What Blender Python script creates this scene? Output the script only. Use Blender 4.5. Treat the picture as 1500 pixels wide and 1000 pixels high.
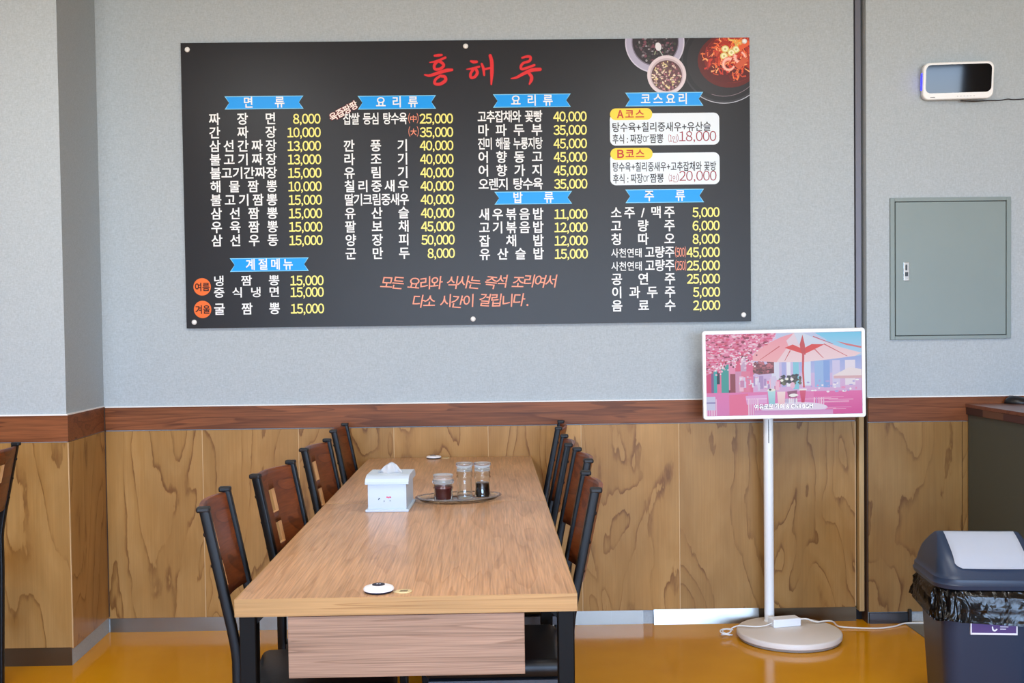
import bpy, bmesh, math, random
from mathutils import Vector, Matrix

for o in list(bpy.data.objects):
    bpy.data.objects.remove(o)
scene = bpy.context.scene
COL = scene.collection
PI = math.pi

# ------------------------------------------------------------------ camera
CAM_H = 1.2883
YAW, PITCH, ROLL = 0.0109, 0.0286, -0.0128
cd = bpy.data.cameras.new('camera')
cam = bpy.data.objects.new('camera', cd)
COL.objects.link(cam)
cd.sensor_width = 36.0
cd.lens = 1546.65 / 1500 * 36.0
cd.shift_y = 28.78 / 1500
cd.clip_start = 0.05
fwd0 = Vector((math.sin(YAW), math.cos(YAW), 0)); rt0 = Vector((math.cos(YAW), -math.sin(YAW), 0)); up0 = Vector((0, 0, 1))
fwd = fwd0 * math.cos(PITCH) - up0 * math.sin(PITCH)
up1 = up0 * math.cos(PITCH) + fwd0 * math.sin(PITCH)
rt = rt0 * math.cos(ROLL) + up1 * math.sin(ROLL)
up = up1 * math.cos(ROLL) - rt0 * math.sin(ROLL)
m3 = Matrix((rt, up, -fwd)).transposed()
cam.matrix_world = Matrix.Translation((0, 0, CAM_H)) @ m3.to_4x4()
scene.camera = cam

# ------------------------------------------------------------------ colour management
scene.view_settings.view_transform = 'Standard'
scene.view_settings.look = 'None'
scene.view_settings.gamma = 1.0
scene.view_settings.use_curve_mapping = False
scene.view_settings.exposure = 0.0

def lin(c):
    out = []
    for v in c[:3]:
        v = v / 255.0
        out.append(v / 12.92 if v <= 0.04045 else ((v + 0.055) / 1.055) ** 2.4)
    return (out[0], out[1], out[2], 1.0)

# ------------------------------------------------------------------ daylight: sky above, sunlit street below the horizon
world = bpy.data.worlds.new('daylight')
scene.world = world
world.use_nodes = True
wn, wl = world.node_tree.nodes, world.node_tree.links
wn.clear()
w_out = wn.new('ShaderNodeOutputWorld'); w_bg = wn.new('ShaderNodeBackground')
w_tc = wn.new('ShaderNodeTexCoord'); w_sep = wn.new('ShaderNodeSeparateXYZ'); w_rmp = wn.new('ShaderNodeValToRGB')
w_map = wn.new('ShaderNodeMapRange')
w_map.inputs['From Min'].default_value = -0.5; w_map.inputs['From Max'].default_value = 0.5
wl.new(w_tc.outputs['Generated'], w_sep.inputs[0]); wl.new(w_sep.outputs['Z'], w_map.inputs['Value'])
wl.new(w_map.outputs[0], w_rmp.inputs[0]); wl.new(w_rmp.outputs[0], w_bg.inputs[0]); wl.new(w_bg.outputs[0], w_out.inputs[0])
e = w_rmp.color_ramp.elements
e[0].position = 0.0; e[0].color = (0.46, 0.43, 0.38, 1)
e[1].position = 1.0; e[1].color = (0.42, 0.68, 1.15, 1)
k = e.new(0.44); k.color = (0.76, 0.79, 0.77, 1)
k = e.new(0.52); k.color = (0.56, 0.78, 1.10, 1)
k = e.new(0.62); k.color = (0.52, 0.76, 1.16, 1)
w_bg.inputs[1].default_value = 21.0

def area(name, loc, rot, sx, sy, power, col, portal=False):
    l = bpy.data.lights.new(name, 'AREA'); l.shape = 'RECTANGLE'; l.size = sx; l.size_y = sy
    l.energy = power; l.color = col
    ob = bpy.data.objects.new(name, l); COL.objects.link(ob); ob.location = loc; ob.rotation_euler = rot
    if portal: l.cycles.is_portal = True
    return ob
ROOM_X0, ROOM_X1, ROOM_Y0, ROOM_H = -5.5, 5.5, -6.0, 2.80
WINDOWS = [(-2.6, -0.3), (-0.1, 2.0), (2.2, 4.35)]
WIN_Z0, WIN_Z1 = 0.25, 2.55
for i, (a, b) in enumerate(WINDOWS):                     # daylight portals in the shop-front openings behind the camera
    area('window_portal', ((a + b) / 2, ROOM_Y0 - 0.06, (WIN_Z0 + WIN_Z1) / 2), (PI / 2, 0, 0), b - a, WIN_Z1 - WIN_Z0, 1, (1, 1, 1), True)

# ------------------------------------------------------------------ helpers: materials
MATS = {}
def nodes_of(m):
    m.use_nodes = True
    return m.node_tree.nodes, m.node_tree.links, m.node_tree.nodes['Principled BSDF']

def mat(name, c, rough=0.5, metal=0.0, spec=0.5, coat=0.0, bump=None, vary=0.0, vscale=6.0, trans=0.0, ior=1.45, emit=0.0):
    """plain procedural material with a little colour and surface variation"""
    if name in MATS: return MATS[name]
    m = bpy.data.materials.new(name); n, l, b = nodes_of(m)
    b.inputs['Base Color'].default_value = lin(c)
    b.inputs['Roughness'].default_value = rough
    b.inputs['Metallic'].default_value = metal
    b.inputs['Specular IOR Level'].default_value = spec
    b.inputs['Coat Weight'].default_value = coat
    b.inputs['Transmission Weight'].default_value = trans
    b.inputs['IOR'].default_value = ior
    if emit:
        b.inputs['Emission Color'].default_value = lin(c); b.inputs['Emission Strength'].default_value = emit
    if vary or bump:
        tc = n.new('ShaderNodeTexCoord'); ns = n.new('ShaderNodeTexNoise')
        ns.inputs['Scale'].default_value = vscale; ns.inputs['Detail'].default_value = 4
        l.new(tc.outputs['Object'], ns.inputs['Vector'])
        if vary:
            mr = n.new('ShaderNodeMapRange'); mr.inputs['To Min'].default_value = 1 - vary; mr.inputs['To Max'].default_value = 1 + vary
            l.new(ns.outputs['Fac'], mr.inputs['Value'])
            mx = n.new('ShaderNodeVectorMath'); mx.operation = 'SCALE'
            mx.inputs[0].default_value = lin(c)[:3]
            l.new(mr.outputs[0], mx.inputs['Scale']); l.new(mx.outputs[0], b.inputs['Base Color'])
        if bump:
            n2 = n.new('ShaderNodeTexNoise'); n2.inputs['Scale'].default_value = bump[0]; n2.inputs['Detail'].default_value = 3
            l.new(tc.outputs['Object'], n2.inputs['Vector'])
            bp = n.new('ShaderNodeBump'); bp.inputs['Strength'].default_value = bump[1]; bp.inputs['Distance'].default_value = bump[2] if len(bump) > 2 else 0.002
            l.new(n2.outputs['Fac'], bp.inputs['Height']); l.new(bp.outputs[0], b.inputs['Normal'])
    MATS[name] = m
    return m

def col_mat(name, rough=0.4, emit=0.0):
    """printed artwork: colour read from the artwork's own colour attribute"""
    if name in MATS: return MATS[name]
    m = bpy.data.materials.new(name); n, l, b = nodes_of(m)
    at = n.new('ShaderNodeVertexColor'); at.layer_name = 'Ink'
    b.inputs['Roughness'].default_value = rough
    b.inputs['Specular IOR Level'].default_value = 0.12 if emit else 0.3
    if emit:
        l.new(at.outputs[0], b.inputs['Emission Color']); b.inputs['Emission Strength'].default_value = emit
        b.inputs['Base Color'].default_value = (0.01, 0.01, 0.01, 1)
    else:
        l.new(at.outputs[0], b.inputs['Base Color'])
    MATS[name] = m
    return m

def ramp(n, stops):
    r = n.new('ShaderNodeValToRGB'); el = r.color_ramp.elements
    el[0].position, el[0].color = stops[0][0], lin(stops[0][1])
    el[1].position, el[1].color = stops[-1][0], lin(stops[-1][1])
    for p, c in stops[1:-1]:
        k = el.new(p); k.color = lin(c)
    return r

def wood(name, light, mid, dark, figure=(2.4, 2.4, 0.55), rings=9.0, line=0.5, fibre=(160, 160, 4), fibre_amt=0.12, rough=0.5, spec=0.4, seed=0.0, coat=0.0, bumpy=0.0, space='Object', flame=(30, 30, 5), flame_amt=0.0, detail=2.2, distort=0.5, fade=False):
    """wood whose figure runs along the axis with the smallest figure scale: broad bands, thin growth lines, fine fibre"""
    if name in MATS: return MATS[name]
    m = bpy.data.materials.new(name); n, l, b = nodes_of(m)
    tc = n.new('ShaderNodeTexCoord')
    mp = n.new('ShaderNodeMapping'); mp.inputs['Scale'].default_value = figure; mp.inputs['Location'].default_value = (seed, seed * 1.7, seed * 0.6)
    l.new(tc.outputs[space], mp.inputs[0])
    ns = n.new('ShaderNodeTexNoise'); ns.inputs['Scale'].default_value = 1.0; ns.inputs['Detail'].default_value = detail
    ns.inputs['Roughness'].default_value = 0.42; ns.inputs['Distortion'].default_value = distort
    l.new(mp.outputs[0], ns.inputs['Vector'])
    mu = n.new('ShaderNodeMath'); mu.operation = 'MULTIPLY'; mu.inputs[1].default_value = rings
    l.new(ns.outputs['Fac'], mu.inputs[0])
    fmp = n.new('ShaderNodeMapping'); fmp.inputs['Scale'].default_value = flame; fmp.inputs['Location'].default_value = (seed * 2.2, seed, 0)
    fns = n.new('ShaderNodeTexNoise'); fns.inputs['Scale'].default_value = 1.0; fns.inputs['Detail'].default_value = 3
    l.new(tc.outputs[space], fmp.inputs[0]); l.new(fmp.outputs[0], fns.inputs['Vector'])
    fm = n.new('ShaderNodeMath'); fm.operation = 'MULTIPLY_ADD'; fm.inputs[1].default_value = flame_amt
    l.new(fns.outputs['Fac'], fm.inputs[0]); l.new(mu.outputs[0], fm.inputs[2])
    fr = n.new('ShaderNodeMath'); fr.operation = 'FRACT'
    l.new(fm.outputs[0], fr.inputs[0])
    rp = ramp(n, [(0.0, mid), (0.02, light), (0.40, light), (0.84, mid), (0.955, dark), (0.985, dark), (1.0, mid)])
    l.new(fr.outputs[0], rp.inputs[0])
    base = n.new('ShaderNodeMixRGB'); base.inputs[0].default_value = line
    base.inputs[1].default_value = lin(mid)
    l.new(rp.outputs[0], base.inputs[2])
    # slow change of tone over the sheet
    n2 = n.new('ShaderNodeTexNoise'); n2.inputs['Scale'].default_value = 1.7; n2.inputs['Detail'].default_value = 2
    mp2 = n.new('ShaderNodeMapping'); mp2.inputs['Scale'].default_value = [min(f, 2.0) for f in figure]; mp2.inputs['Location'].default_value = (seed * 3.1, 2.0, seed)
    l.new(tc.outputs[space], mp2.inputs[0]); l.new(mp2.outputs[0], n2.inputs['Vector'])
    if fade:
        n4 = n.new('ShaderNodeTexNoise'); n4.inputs['Scale'].default_value = 4.5; n4.inputs['Detail'].default_value = 3; n4.inputs['Distortion'].default_value = 0.6
        l.new(mp2.outputs[0], n4.inputs['Vector'])
        m4 = n.new('ShaderNodeMapRange'); m4.inputs['From Min'].default_value = 0.34; m4.inputs['From Max'].default_value = 0.62
        m4.inputs['To Min'].default_value = 0.08; m4.inputs['To Max'].default_value = line
        l.new(n4.outputs['Fac'], m4.inputs['Value']); l.new(m4.outputs[0], base.inputs[0])
    mr = n.new('ShaderNodeMapRange'); mr.inputs['From Min'].default_value = 0.3; mr.inputs['From Max'].default_value = 0.7
    mr.inputs['To Min'].default_value = 0.86; mr.inputs['To Max'].default_value = 1.12
    l.new(n2.outputs['Fac'], mr.inputs['Value'])
    mp3 = n.new('ShaderNodeMapping'); mp3.inputs['Scale'].default_value = fibre; mp3.inputs['Location'].default_value = (seed, 0, 0)
    n3 = n.new('ShaderNodeTexNoise'); n3.inputs['Scale'].default_value = 1.0; n3.inputs['Detail'].default_value = 2
    l.new(tc.outputs[space], mp3.inputs[0]); l.new(mp3.outputs[0], n3.inputs['Vector'])
    mr3 = n.new('ShaderNodeMapRange'); mr3.inputs['From Min'].default_value = 0.3; mr3.inputs['From Max'].default_value = 0.7
    mr3.inputs['To Min'].default_value = 1 - fibre_amt; mr3.inputs['To Max'].default_value = 1 + fibre_amt
    l.new(n3.outputs['Fac'], mr3.inputs['Value'])
    mm = n.new('ShaderNodeMath'); mm.operation = 'MULTIPLY'; l.new(mr.outputs[0], mm.inputs[0]); l.new(mr3.outputs[0], mm.inputs[1])
    sc = n.new('ShaderNodeVectorMath'); sc.operation = 'SCALE'
    l.new(base.outputs[0], sc.inputs[0]); l.new(mm.outputs[0], sc.inputs['Scale'])
    l.new(sc.outputs[0], b.inputs['Base Color'])
    b.inputs['Roughness'].default_value = rough; b.inputs['Specular IOR Level'].default_value = spec; b.inputs['Coat Weight'].default_value = coat
    b.inputs['Coat Roughness'].default_value = 0.25
    if bumpy:
        bp = n.new('ShaderNodeBump'); bp.inputs['Strength'].default_value = bumpy; bp.inputs['Distance'].default_value = 0.001
        l.new(n3.outputs['Fac'], bp.inputs['Height']); l.new(bp.outputs[0], b.inputs['Normal'])
    MATS[name] = m
    return m

def wallpaper(name, c):
    """woven grey wallcovering"""
    m = bpy.data.materials.new(name); n, l, b = nodes_of(m)
    tc = n.new('ShaderNodeTexCoord')
    outs = []
    for s in ((420, 420, 90), (90, 90, 420)):
        mp = n.new('ShaderNodeMapping'); mp.inputs['Scale'].default_value = s; l.new(tc.outputs['Object'], mp.inputs[0])
        ns = n.new('ShaderNodeTexNoise'); ns.inputs['Scale'].default_value = 1.0; ns.inputs['Detail'].default_value = 2
        l.new(mp.outputs[0], ns.inputs['Vector']); outs.append(ns)
    ad = n.new('ShaderNodeMath'); ad.operation = 'ADD'; l.new(outs[0].outputs['Fac'], ad.inputs[0]); l.new(outs[1].outputs['Fac'], ad.inputs[1])
    mr = n.new('ShaderNodeMapRange'); mr.inputs['From Min'].default_value = 0.6; mr.inputs['From Max'].default_value = 1.4
    mr.inputs['To Min'].default_value = 0.86; mr.inputs['To Max'].default_value = 1.14
    l.new(ad.outputs[0], mr.inputs['Value'])
    sc = n.new('ShaderNodeVectorMath'); sc.operation = 'SCALE'; sc.inputs[0].default_value = lin(c)[:3]
    l.new(mr.outputs[0], sc.inputs['Scale']); l.new(sc.outputs[0], b.inputs['Base Color'])
    bp = n.new('ShaderNodeBump'); bp.inputs['Strength'].default_value = 0.25; bp.inputs['Distance'].default_value = 0.001
    l.new(ad.outputs[0], bp.inputs['Height']); l.new(bp.outputs[0], b.inputs['Normal'])
    b.inputs['Roughness'].default_value = 0.75; b.inputs['Specular IOR Level'].default_value = 0.25
    return m

# ------------------------------------------------------------------ helpers: meshes
def B(): return bmesh.new()

def box(bm, x0, x1, y0, y1, z0, z1, bev=0.0, seg=2, mi=0, M=None):
    vs = [bm.verts.new((x, y, z)) for x in (x0, x1) for y in (y0, y1) for z in (z0, z1)]
    fs = [bm.faces.new([vs[i] for i in q]) for q in ((0, 1, 3, 2), (4, 6, 7, 5), (0, 4, 5, 1), (2, 3, 7, 6), (0, 2, 6, 4), (1, 5, 7, 3))]
    if bev:
        es = list({e_ for f in fs for e_ in f.edges})
        r = bmesh.ops.bevel(bm, geom=es, offset=bev, segments=seg, profile=0.5, affect='EDGES')
        fs = [f for f in set(r['faces']) | set(fs) if f.is_valid]
        vs = list({v for f in fs for v in f.verts})
        fs = list({f for v in vs for f in v.link_faces}); 
    for f in fs:
        f.material_index = mi
    if M is not None:
        bmesh.ops.transform(bm, matrix=M, verts=[v for v in vs if v.is_valid])
    return fs

def lathe(bm, prof, seg=32, c=(0, 0), mi=0, sx=1.0, sy=1.0, caps=True):
    rings = []
    for r, z in prof:
        rings.append([bm.verts.new((c[0] + r * sx * math.cos(2 * PI * i / seg), c[1] + r * sy * math.sin(2 * PI * i / seg), z)) for i in range(seg)])
    for a, b in zip(rings, rings[1:]):
        for i in range(seg):
            f = bm.faces.new((a[i], a[(i + 1) % seg], b[(i + 1) % seg], b[i])); f.material_index = mi; f.smooth = True
    if caps:
        for rg, rev in ((rings[0], True), (rings[-1], False)):
            f = bm.faces.new(rg[::-1] if rev else rg); f.material_index = mi
    return rings

def prism(bm, pts, axis, a, b, mi=0):
    """extrude a closed 2-D outline along an axis"""
    def P(p, t):
        return {'x': (t, p[0], p[1]), 'y': (p[0], t, p[1]), 'z': (p[0], p[1], t)}[axis]
    v0 = [bm.verts.new(P(p, a)) for p in pts]; v1 = [bm.verts.new(P(p, b)) for p in pts]
    n = len(pts)
    fs = [bm.faces.new(v0), bm.faces.new(v1[::-1])]
    for i in range(n):
        fs.append(bm.faces.new((v0[i], v1[i], v1[(i + 1) % n], v0[(i + 1) % n])))
    for f in fs: f.material_index = mi
    return fs

def smooth_path(pts, sub=8):
    P = [Vector(p) for p in pts]; out = []
    Q = [P[0] * 2 - P[1]] + P + [P[-1] * 2 - P[-2]]
    for i in range(1, len(Q) - 2):
        for s in range(sub):
            t = s / sub
            a, b, c, d = Q[i - 1], Q[i], Q[i + 1], Q[i + 2]
            out.append(0.5 * ((2 * b) + (c - a) * t + (2 * a - 5 * b + 4 * c - d) * t * t + (3 * b - a - 3 * c + d) * t ** 3))
    out.append(P[-1])
    return out

def tube(bm, pts, r, seg=8, mi=0, prof=None, upv=None):
    """sweep a round (or given) profile along a path; r may be a list"""
    P = [Vector(p) for p in pts]; n = len(P); rings = []
    ref = Vector(upv) if upv else None
    for i, p in enumerate(P):
        t = ((P[min(i + 1, n - 1)] - P[max(i - 1, 0)])).normalized()
        u = ref if ref else (Vector((0, 0, 1)) if abs(t.z) < 0.9 else Vector((0, 1, 0)))
        a = t.cross(u).normalized(); b_ = a.cross(t).normalized()
        rr = r[i] if isinstance(r, (list, tuple)) else r
        if prof: ring = [p + a * x + b_ * y for x, y in prof]
        else: ring = [p + a * (rr * math.cos(2 * PI * k_ / seg)) + b_ * (rr * math.sin(2 * PI * k_ / seg)) for k_ in range(seg)]
        rings.append([bm.verts.new(q) for q in ring])
    m = len(rings[0])
    for a, b_ in zip(rings, rings[1:]):
        for k_ in range(m):
            f = bm.faces.new((a[k_], a[(k_ + 1) % m], b_[(k_ + 1) % m], b_[k_])); f.material_index = mi; f.smooth = not prof
    for rg in (rings[0][::-1], rings[-1]):
        f = bm.faces.new(rg); f.material_index = mi

def rrect(w, h, r, seg=5):
    out = []
    for cx, cy, a0 in ((w / 2 - r, h / 2 - r, 0), (-w / 2 + r, h / 2 - r, 90), (-w / 2 + r, -h / 2 + r, 180), (w / 2 - r, -h / 2 + r, 270)):
        for i in range(seg + 1):
            a = math.radians(a0 + 90 * i / seg)
            out.append((cx + r * math.cos(a), cy + r * math.sin(a)))
    return out

def obj(name, bm, mats, parent=None, loc=None, rot=None, smooth=None):
    bmesh.ops.recalc_face_normals(bm, faces=bm.faces)
    me = bpy.data.meshes.new(name); bm.to_mesh(me); bm.free()
    for m in (mats if isinstance(mats, (list, tuple)) else [mats]):
        me.materials.append(m)
    if smooth:
        for p in me.polygons: p.use_smooth = True
        me.set_sharp_from_angle(angle=math.radians(smooth))
    o = bpy.data.objects.new(name, me); COL.objects.link(o)
    if parent: o.parent = parent
    if loc: o.location = loc
    if rot: o.rotation_euler = rot
    return o

def thing(name, label, cat, loc=(0, 0, 0), rotz=0.0, group=None):
    o = bpy.data.objects.new(name, None); o.empty_display_size = 0.1
    COL.objects.link(o); o.location = loc; o.rotation_euler = (0, 0, rotz)
    o['label'] = label; o['category'] = cat
    if group: o['group'] = group
    return o

def tag(o, label, cat, group=None):
    o['label'] = label; o['category'] = cat
    if group: o['group'] = group
    return o

def struct(name, bm, m, parent=None, loc=None, smooth=None):
    o = obj(name, bm, m, parent, loc, smooth=smooth)
    if not parent: o['kind'] = 'structure'
    return o

def dup(root, loc, rotz, label, group=None):
    r = root.copy(); COL.objects.link(r); r.location = loc; r.rotation_euler = (0, 0, rotz); r['label'] = label
    if group: r['group'] = group
    for ch in list(root.children):
        c = ch.copy(); COL.objects.link(c); c.parent = r
        for g in list(ch.children):
            d = g.copy(); COL.objects.link(d); d.parent = c
    return r

# ------------------------------------------------------------------ helpers: flat artwork (lettering, prints); u to the right, v up, lying in the plane y = depth
GLYPH = {}
def fill_area(g):
    vs, fs = g
    return sum(abs(sum(vs[f[i]][0] * vs[f[(i + 1) % len(f)]][1] - vs[f[(i + 1) % len(f)]][0] * vs[f[i]][1] for i in range(len(f)))) / 2 for f in fs)
def glyph(s, bold):
    """outline of a string; where thickening would break a sign's filling, thicken it less"""
    if (s, bold) not in GLYPH:
        g = raw_glyph(s, bold)
        if bold > 0:
            plain = fill_area(raw_glyph(s, 0.0)); b = bold
            while b > 0.003 and fill_area(g) < plain * (1 + 7.0 * b):
                b *= 0.75; g = raw_glyph(s, b)
            if fill_area(g) < plain: g = raw_glyph(s, 0.0)
        GLYPH[(s, bold)] = g
    return GLYPH[(s, bold)]
def raw_glyph(s, bold):
    cu = bpy.data.curves.new('lettering', 'FONT'); cu.body = s; cu.size = 1.0; cu.offset = bold; cu.resolution_u = 3
    ob = bpy.data.objects.new('lettering', cu); COL.objects.link(ob)
    bpy.context.view_layer.update()
    dg = bpy.context.evaluated_depsgraph_get()
    me = ob.evaluated_get(dg).to_mesh()
    vs = [(v.co.x, v.co.y) for v in me.vertices]; fs = [tuple(p.vertices) for p in me.polygons]
    ob.evaluated_get(dg).to_mesh_clear()
    bpy.data.objects.remove(ob); bpy.data.curves.remove(cu)
    return vs, fs

def put_glyph(bm, vs, fs, fx, depth, mi=0):
    nv = [bm.verts.new((fx(p)[0], depth, fx(p)[1])) for p in vs]
    for f in fs:
        try:
            q = bm.faces.new([nv[i] for i in f]); q.material_index = mi
        except ValueError:
            pass

def text_fit(bm, s, u0, u1, v0, v1, depth, bold=0.0, mi=0, rot=0.0, shear=0.0):
    """string whose ink fills the given rectangle"""
    vs, fs = glyph(s, bold)
    xs = [p[0] for p in vs]; ys = [p[1] for p in vs]
    ax, bx, ay, by = min(xs), max(xs), min(ys), max(ys)
    cu_, cv_ = (u0 + u1) / 2, (v0 + v1) / 2
    def fx(p):
        x = u0 + (p[0] - ax) / (bx - ax) * (u1 - u0) - cu_; y = v0 + (p[1] - ay) / (by - ay) * (v1 - v0) - cv_
        x += shear * y
        return (cu_ + x * math.cos(rot) - y * math.sin(rot), cv_ + x * math.sin(rot) + y * math.cos(rot))
    put_glyph(bm, vs, fs, fx, depth, mi)

def text_spread(bm, s, u0, u1, vc, h, w, depth, bold=0.012, mi=0, jitter=None):
    """single characters set evenly between u0 and u1; a space takes the room of a slim gap"""
    slots, x = [], 0.0
    for ch in s:
        if ch == ' ': x += 0.45
        else: slots.append((ch, x)); x += 1.0
    span = slots[-1][1] if len(slots) > 1 else 1
    for ch, p in slots:
        c = u0 + w / 2 + (u1 - u0 - w) * (p / span if len(slots) > 1 else 0.5)
        vs, fs = glyph(ch, bold)
        if ch == '/':
            m_ = sum(p[0] for p in vs) / len(vs); vs = [(p[0] - m_ + 0.46, p[1]) for p in vs]
        r = jitter.uniform(-0.12, 0.12) if jitter else 0.0; dy = jitter.uniform(-0.06, 0.06) * h if jitter else 0.0
        def fx(q, c=c, r=r, dy=dy):
            x_, y_ = (q[0] - 0.46) / 0.92 * w, (q[1] - 0.38) / 0.92 * h
            if jitter: x_ += 0.16 * y_
            return (c + x_ * math.cos(r) - y_ * math.sin(r), vc + dy + x_ * math.sin(r) + y_ * math.cos(r))
        put_glyph(bm, vs, fs, fx, depth, mi)

FULL = {c: chr(ord(c) + 0xFEE0) for c in '0123456789ABor()'}
def text_wide(bm, s, u0, u1, vb, h, depth, bold=0.0, mi=0):
    """figures and latin letters: each sign takes its own width, the row fills u0..u1, vb is the foot and h the figure height"""
    items, x = [], 0.0
    for ch in s:
        vs, fs = glyph(FULL.get(ch, ch), bold); xs = [p[0] for p in vs]
        w = max(xs) - min(xs)
        if ch in '0123456789': adv = 0.555; w0 = (adv - w) / 2
        elif ch == ',': adv = 0.27; w0 = (adv - w) / 2
        else: adv = w + 0.06; w0 = 0.03
        k_ = 1.0
        items.append((vs, fs, x + w0 - min(xs))); x += adv
    k_ = (u1 - u0) / x; kv = h / 0.735
    for vs, fs, dx in items:
        put_glyph(bm, vs, fs, lambda q, dx=dx: (u0 + (q[0] + dx) * k_, vb + q[1] * kv), depth, mi)

def clip_poly(pts, box_):
    x0, x1, y0, y1 = box_
    for ax, lim, sg in ((0, x0, 1), (0, x1, -1), (1, y0, 1), (1, y1, -1)):
        out = []
        for i in range(len(pts)):
            p, q = pts[i], pts[(i + 1) % len(pts)]
            ip, iq = sg * (p[ax] - lim) >= 0, sg * (q[ax] - lim) >= 0
            if ip: out.append(p)
            if ip != iq:
                t = (lim - p[ax]) / (q[ax] - p[ax])
                out.append((p[0] + (q[0] - p[0]) * t, p[1] + (q[1] - p[1]) * t))
        pts = out
        if len(pts) < 3: return []
    return pts

class Art:
    """flat coloured shapes stacked a hair apart; colours go to the 'Ink' attribute"""
    def __init__(self, clip, depth, step=0.000004, scale=1.0):
        self.bm = bmesh.new(); self.lay = self.bm.loops.layers.float_color.new('Ink')
        self.clip, self.d, self.step, self.s = clip, depth, step, scale
    def poly(self, pts, c, c2=None):
        pts = clip_poly(pts, self.clip)
        if len(pts) < 3: return
        self.d -= self.step
        try: f = self.bm.faces.new([self.bm.verts.new((p[0] * self.s, self.d, p[1] * self.s)) for p in pts])
        except ValueError: return
        if c2:
            ys = [p[1] for p in pts]; lo, hi = min(ys), max(ys)
        for lp, p in zip(f.loops, pts):
            cc = lin(c)
            if c2:
                t = (p[1] - lo) / max(hi - lo, 1e-9); k2 = lin(c2); cc = tuple(cc[i] * t + k2[i] * (1 - t) for i in range(4))
            lp[self.lay] = cc
        if f.normal.y > 0: f.normal_flip()
    def ell(self, u, v, a, b, c, rot=0.0, n=20, a0=0.0, a1=360.0):
        pts = []
        for i in range(n if a1 - a0 >= 360 else n + 1):
            t = math.radians(a0 + (a1 - a0) * i / n)
            x, y = a * math.cos(t), b * math.sin(t)
            pts.append((u + x * math.cos(rot) - y * math.sin(rot), v + x * math.sin(rot) + y * math.cos(rot)))
        self.poly(pts, c)
    def rect(self, u0, u1, v0, v1, c, c2=None): self.poly([(u0, v0), (u1, v0), (u1, v1), (u0, v1)], c, c2)
    def line(self, pts, w, c, w2=None):
        w2 = w if w2 is None else w2
        n = len(pts)
        for i in range(n - 1):
            (x0, y0), (x1, y1) = pts[i], pts[i + 1]; L = math.hypot(x1 - x0, y1 - y0) or 1
            nx, ny = -(y1 - y0) / L, (x1 - x0) / L
            a = (w + (w2 - w) * i / (n - 1)) / 2; b = (w + (w2 - w) * (i + 1) / (n - 1)) / 2
            self.poly([(x0 + nx * a, y0 + ny * a), (x0 - nx * a, y0 - ny * a), (x1 - nx * b, y1 - ny * b), (x1 + nx * b, y1 + ny * b)], c)
    def blob(self, u, v, a, b, c, rnd, n=9):
        self.poly([(u + a * rnd.uniform(0.7, 1.15) * math.cos(2 * PI * i / n), v + b * rnd.uniform(0.7, 1.15) * math.sin(2 * PI * i / n)) for i in range(n)], c)
    def done(self, name, m, parent):
        me = bpy.data.meshes.new(name); self.bm.to_mesh(me); self.bm.free(); me.materials.append(m)
        o = bpy.data.objects.new(name, me); COL.objects.link(o); o.parent = parent
        return o

STROKE_N = [0]
def stroke(bm, pts, ws, depth, mi=0, grow=0.0, closed=False):
    """brush stroke: one strip along the smoothed centre line with a changing width and round ends"""
    STROKE_N[0] += 1; depth -= (STROKE_N[0] % 16) * 0.00002
    P = smooth_path([(p[0], p[1], 0) for p in (list(pts) + ([pts[0]] if closed else []))], 6)
    n = len(P); L, R = [], []
    for i in range(n):
        t = i / (n - 1) * (len(ws) - 1); k_ = min(int(t), len(ws) - 2); w = ws[k_] + (ws[k_ + 1] - ws[k_]) * (t - k_) + grow * 2
        a, b = (P[i - 1] if i else (P[-2] if closed else P[0])), (P[i + 1] if i < n - 1 else (P[1] if closed else P[-1]))
        d = (b - a).normalized(); nn = Vector((-d.y, d.x, 0)) * w / 2
        L.append(P[i] + nn); R.append(P[i] - nn)
    V = lambda p: bm.verts.new((p.x, depth, p.y))
    vl, vr = [V(p) for p in L], [V(p) for p in R]
    for i in range(n - 1):
        f = bm.faces.new((vl[i], vr[i], vr[i + 1], vl[i + 1])); f.material_index = mi
    if not closed:
        for e_, vs in ((0, (vl[0], vr[0])), (-1, (vr[-1], vl[-1]))):
            c = P[e_]; a0 = math.atan2(vs[0].co.z - c.y, vs[0].co.x - c.x); r = (L[e_] - R[e_]).length / 2
            arc = [V(Vector((c.x + r * math.cos(a0 + PI * q / 6), c.y + r * math.sin(a0 + PI * q / 6), 0))) for q in range(1, 6)]
            f = bm.faces.new([vs[0]] + arc + [vs[1]]); f.material_index = mi

# ------------------------------------------------------------------ the room
D = 4.5723                                     # chair rail, on the back wall
PAPER = wallpaper('grey_wallcovering', (175, 183, 188))
WHITE_PAINT = mat('white_ceiling_paint', (225, 222, 214), 0.8)
SIDE_PAINT = mat('grey_side_wall_paint', (170, 168, 165), 0.8)
TONES = [0.98, 1.0, 1.0, 1.03, 1.03, 1.0, 0.93, 0.90, 0.86, 0.88, 0.92, 0.98]
tone = lambda c, k_: tuple(v * k_ for v in c)
PLY = [wood('plywood_%d' % i, tone((174, 132, 76), TONES[i]), tone((162, 119, 63), TONES[i]), tone((114, 72, 30), TONES[i]), figure=(2.9, 2.9, 0.85), seed=1.3 + i * 2.37, rings=8.5 + (i * 37 % 5) * 1.1, line=0.86, fade=True, rough=0.42, spec=0.28, fibre_amt=0.06,
            flame=(34, 34, 8), flame_amt=0.62, detail=2.0, distort=1.0) for i in range(12)]
PLY_EDGE = mat('pale_ply_edge', (200, 165, 120), 0.5, vary=0.1)
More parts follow.
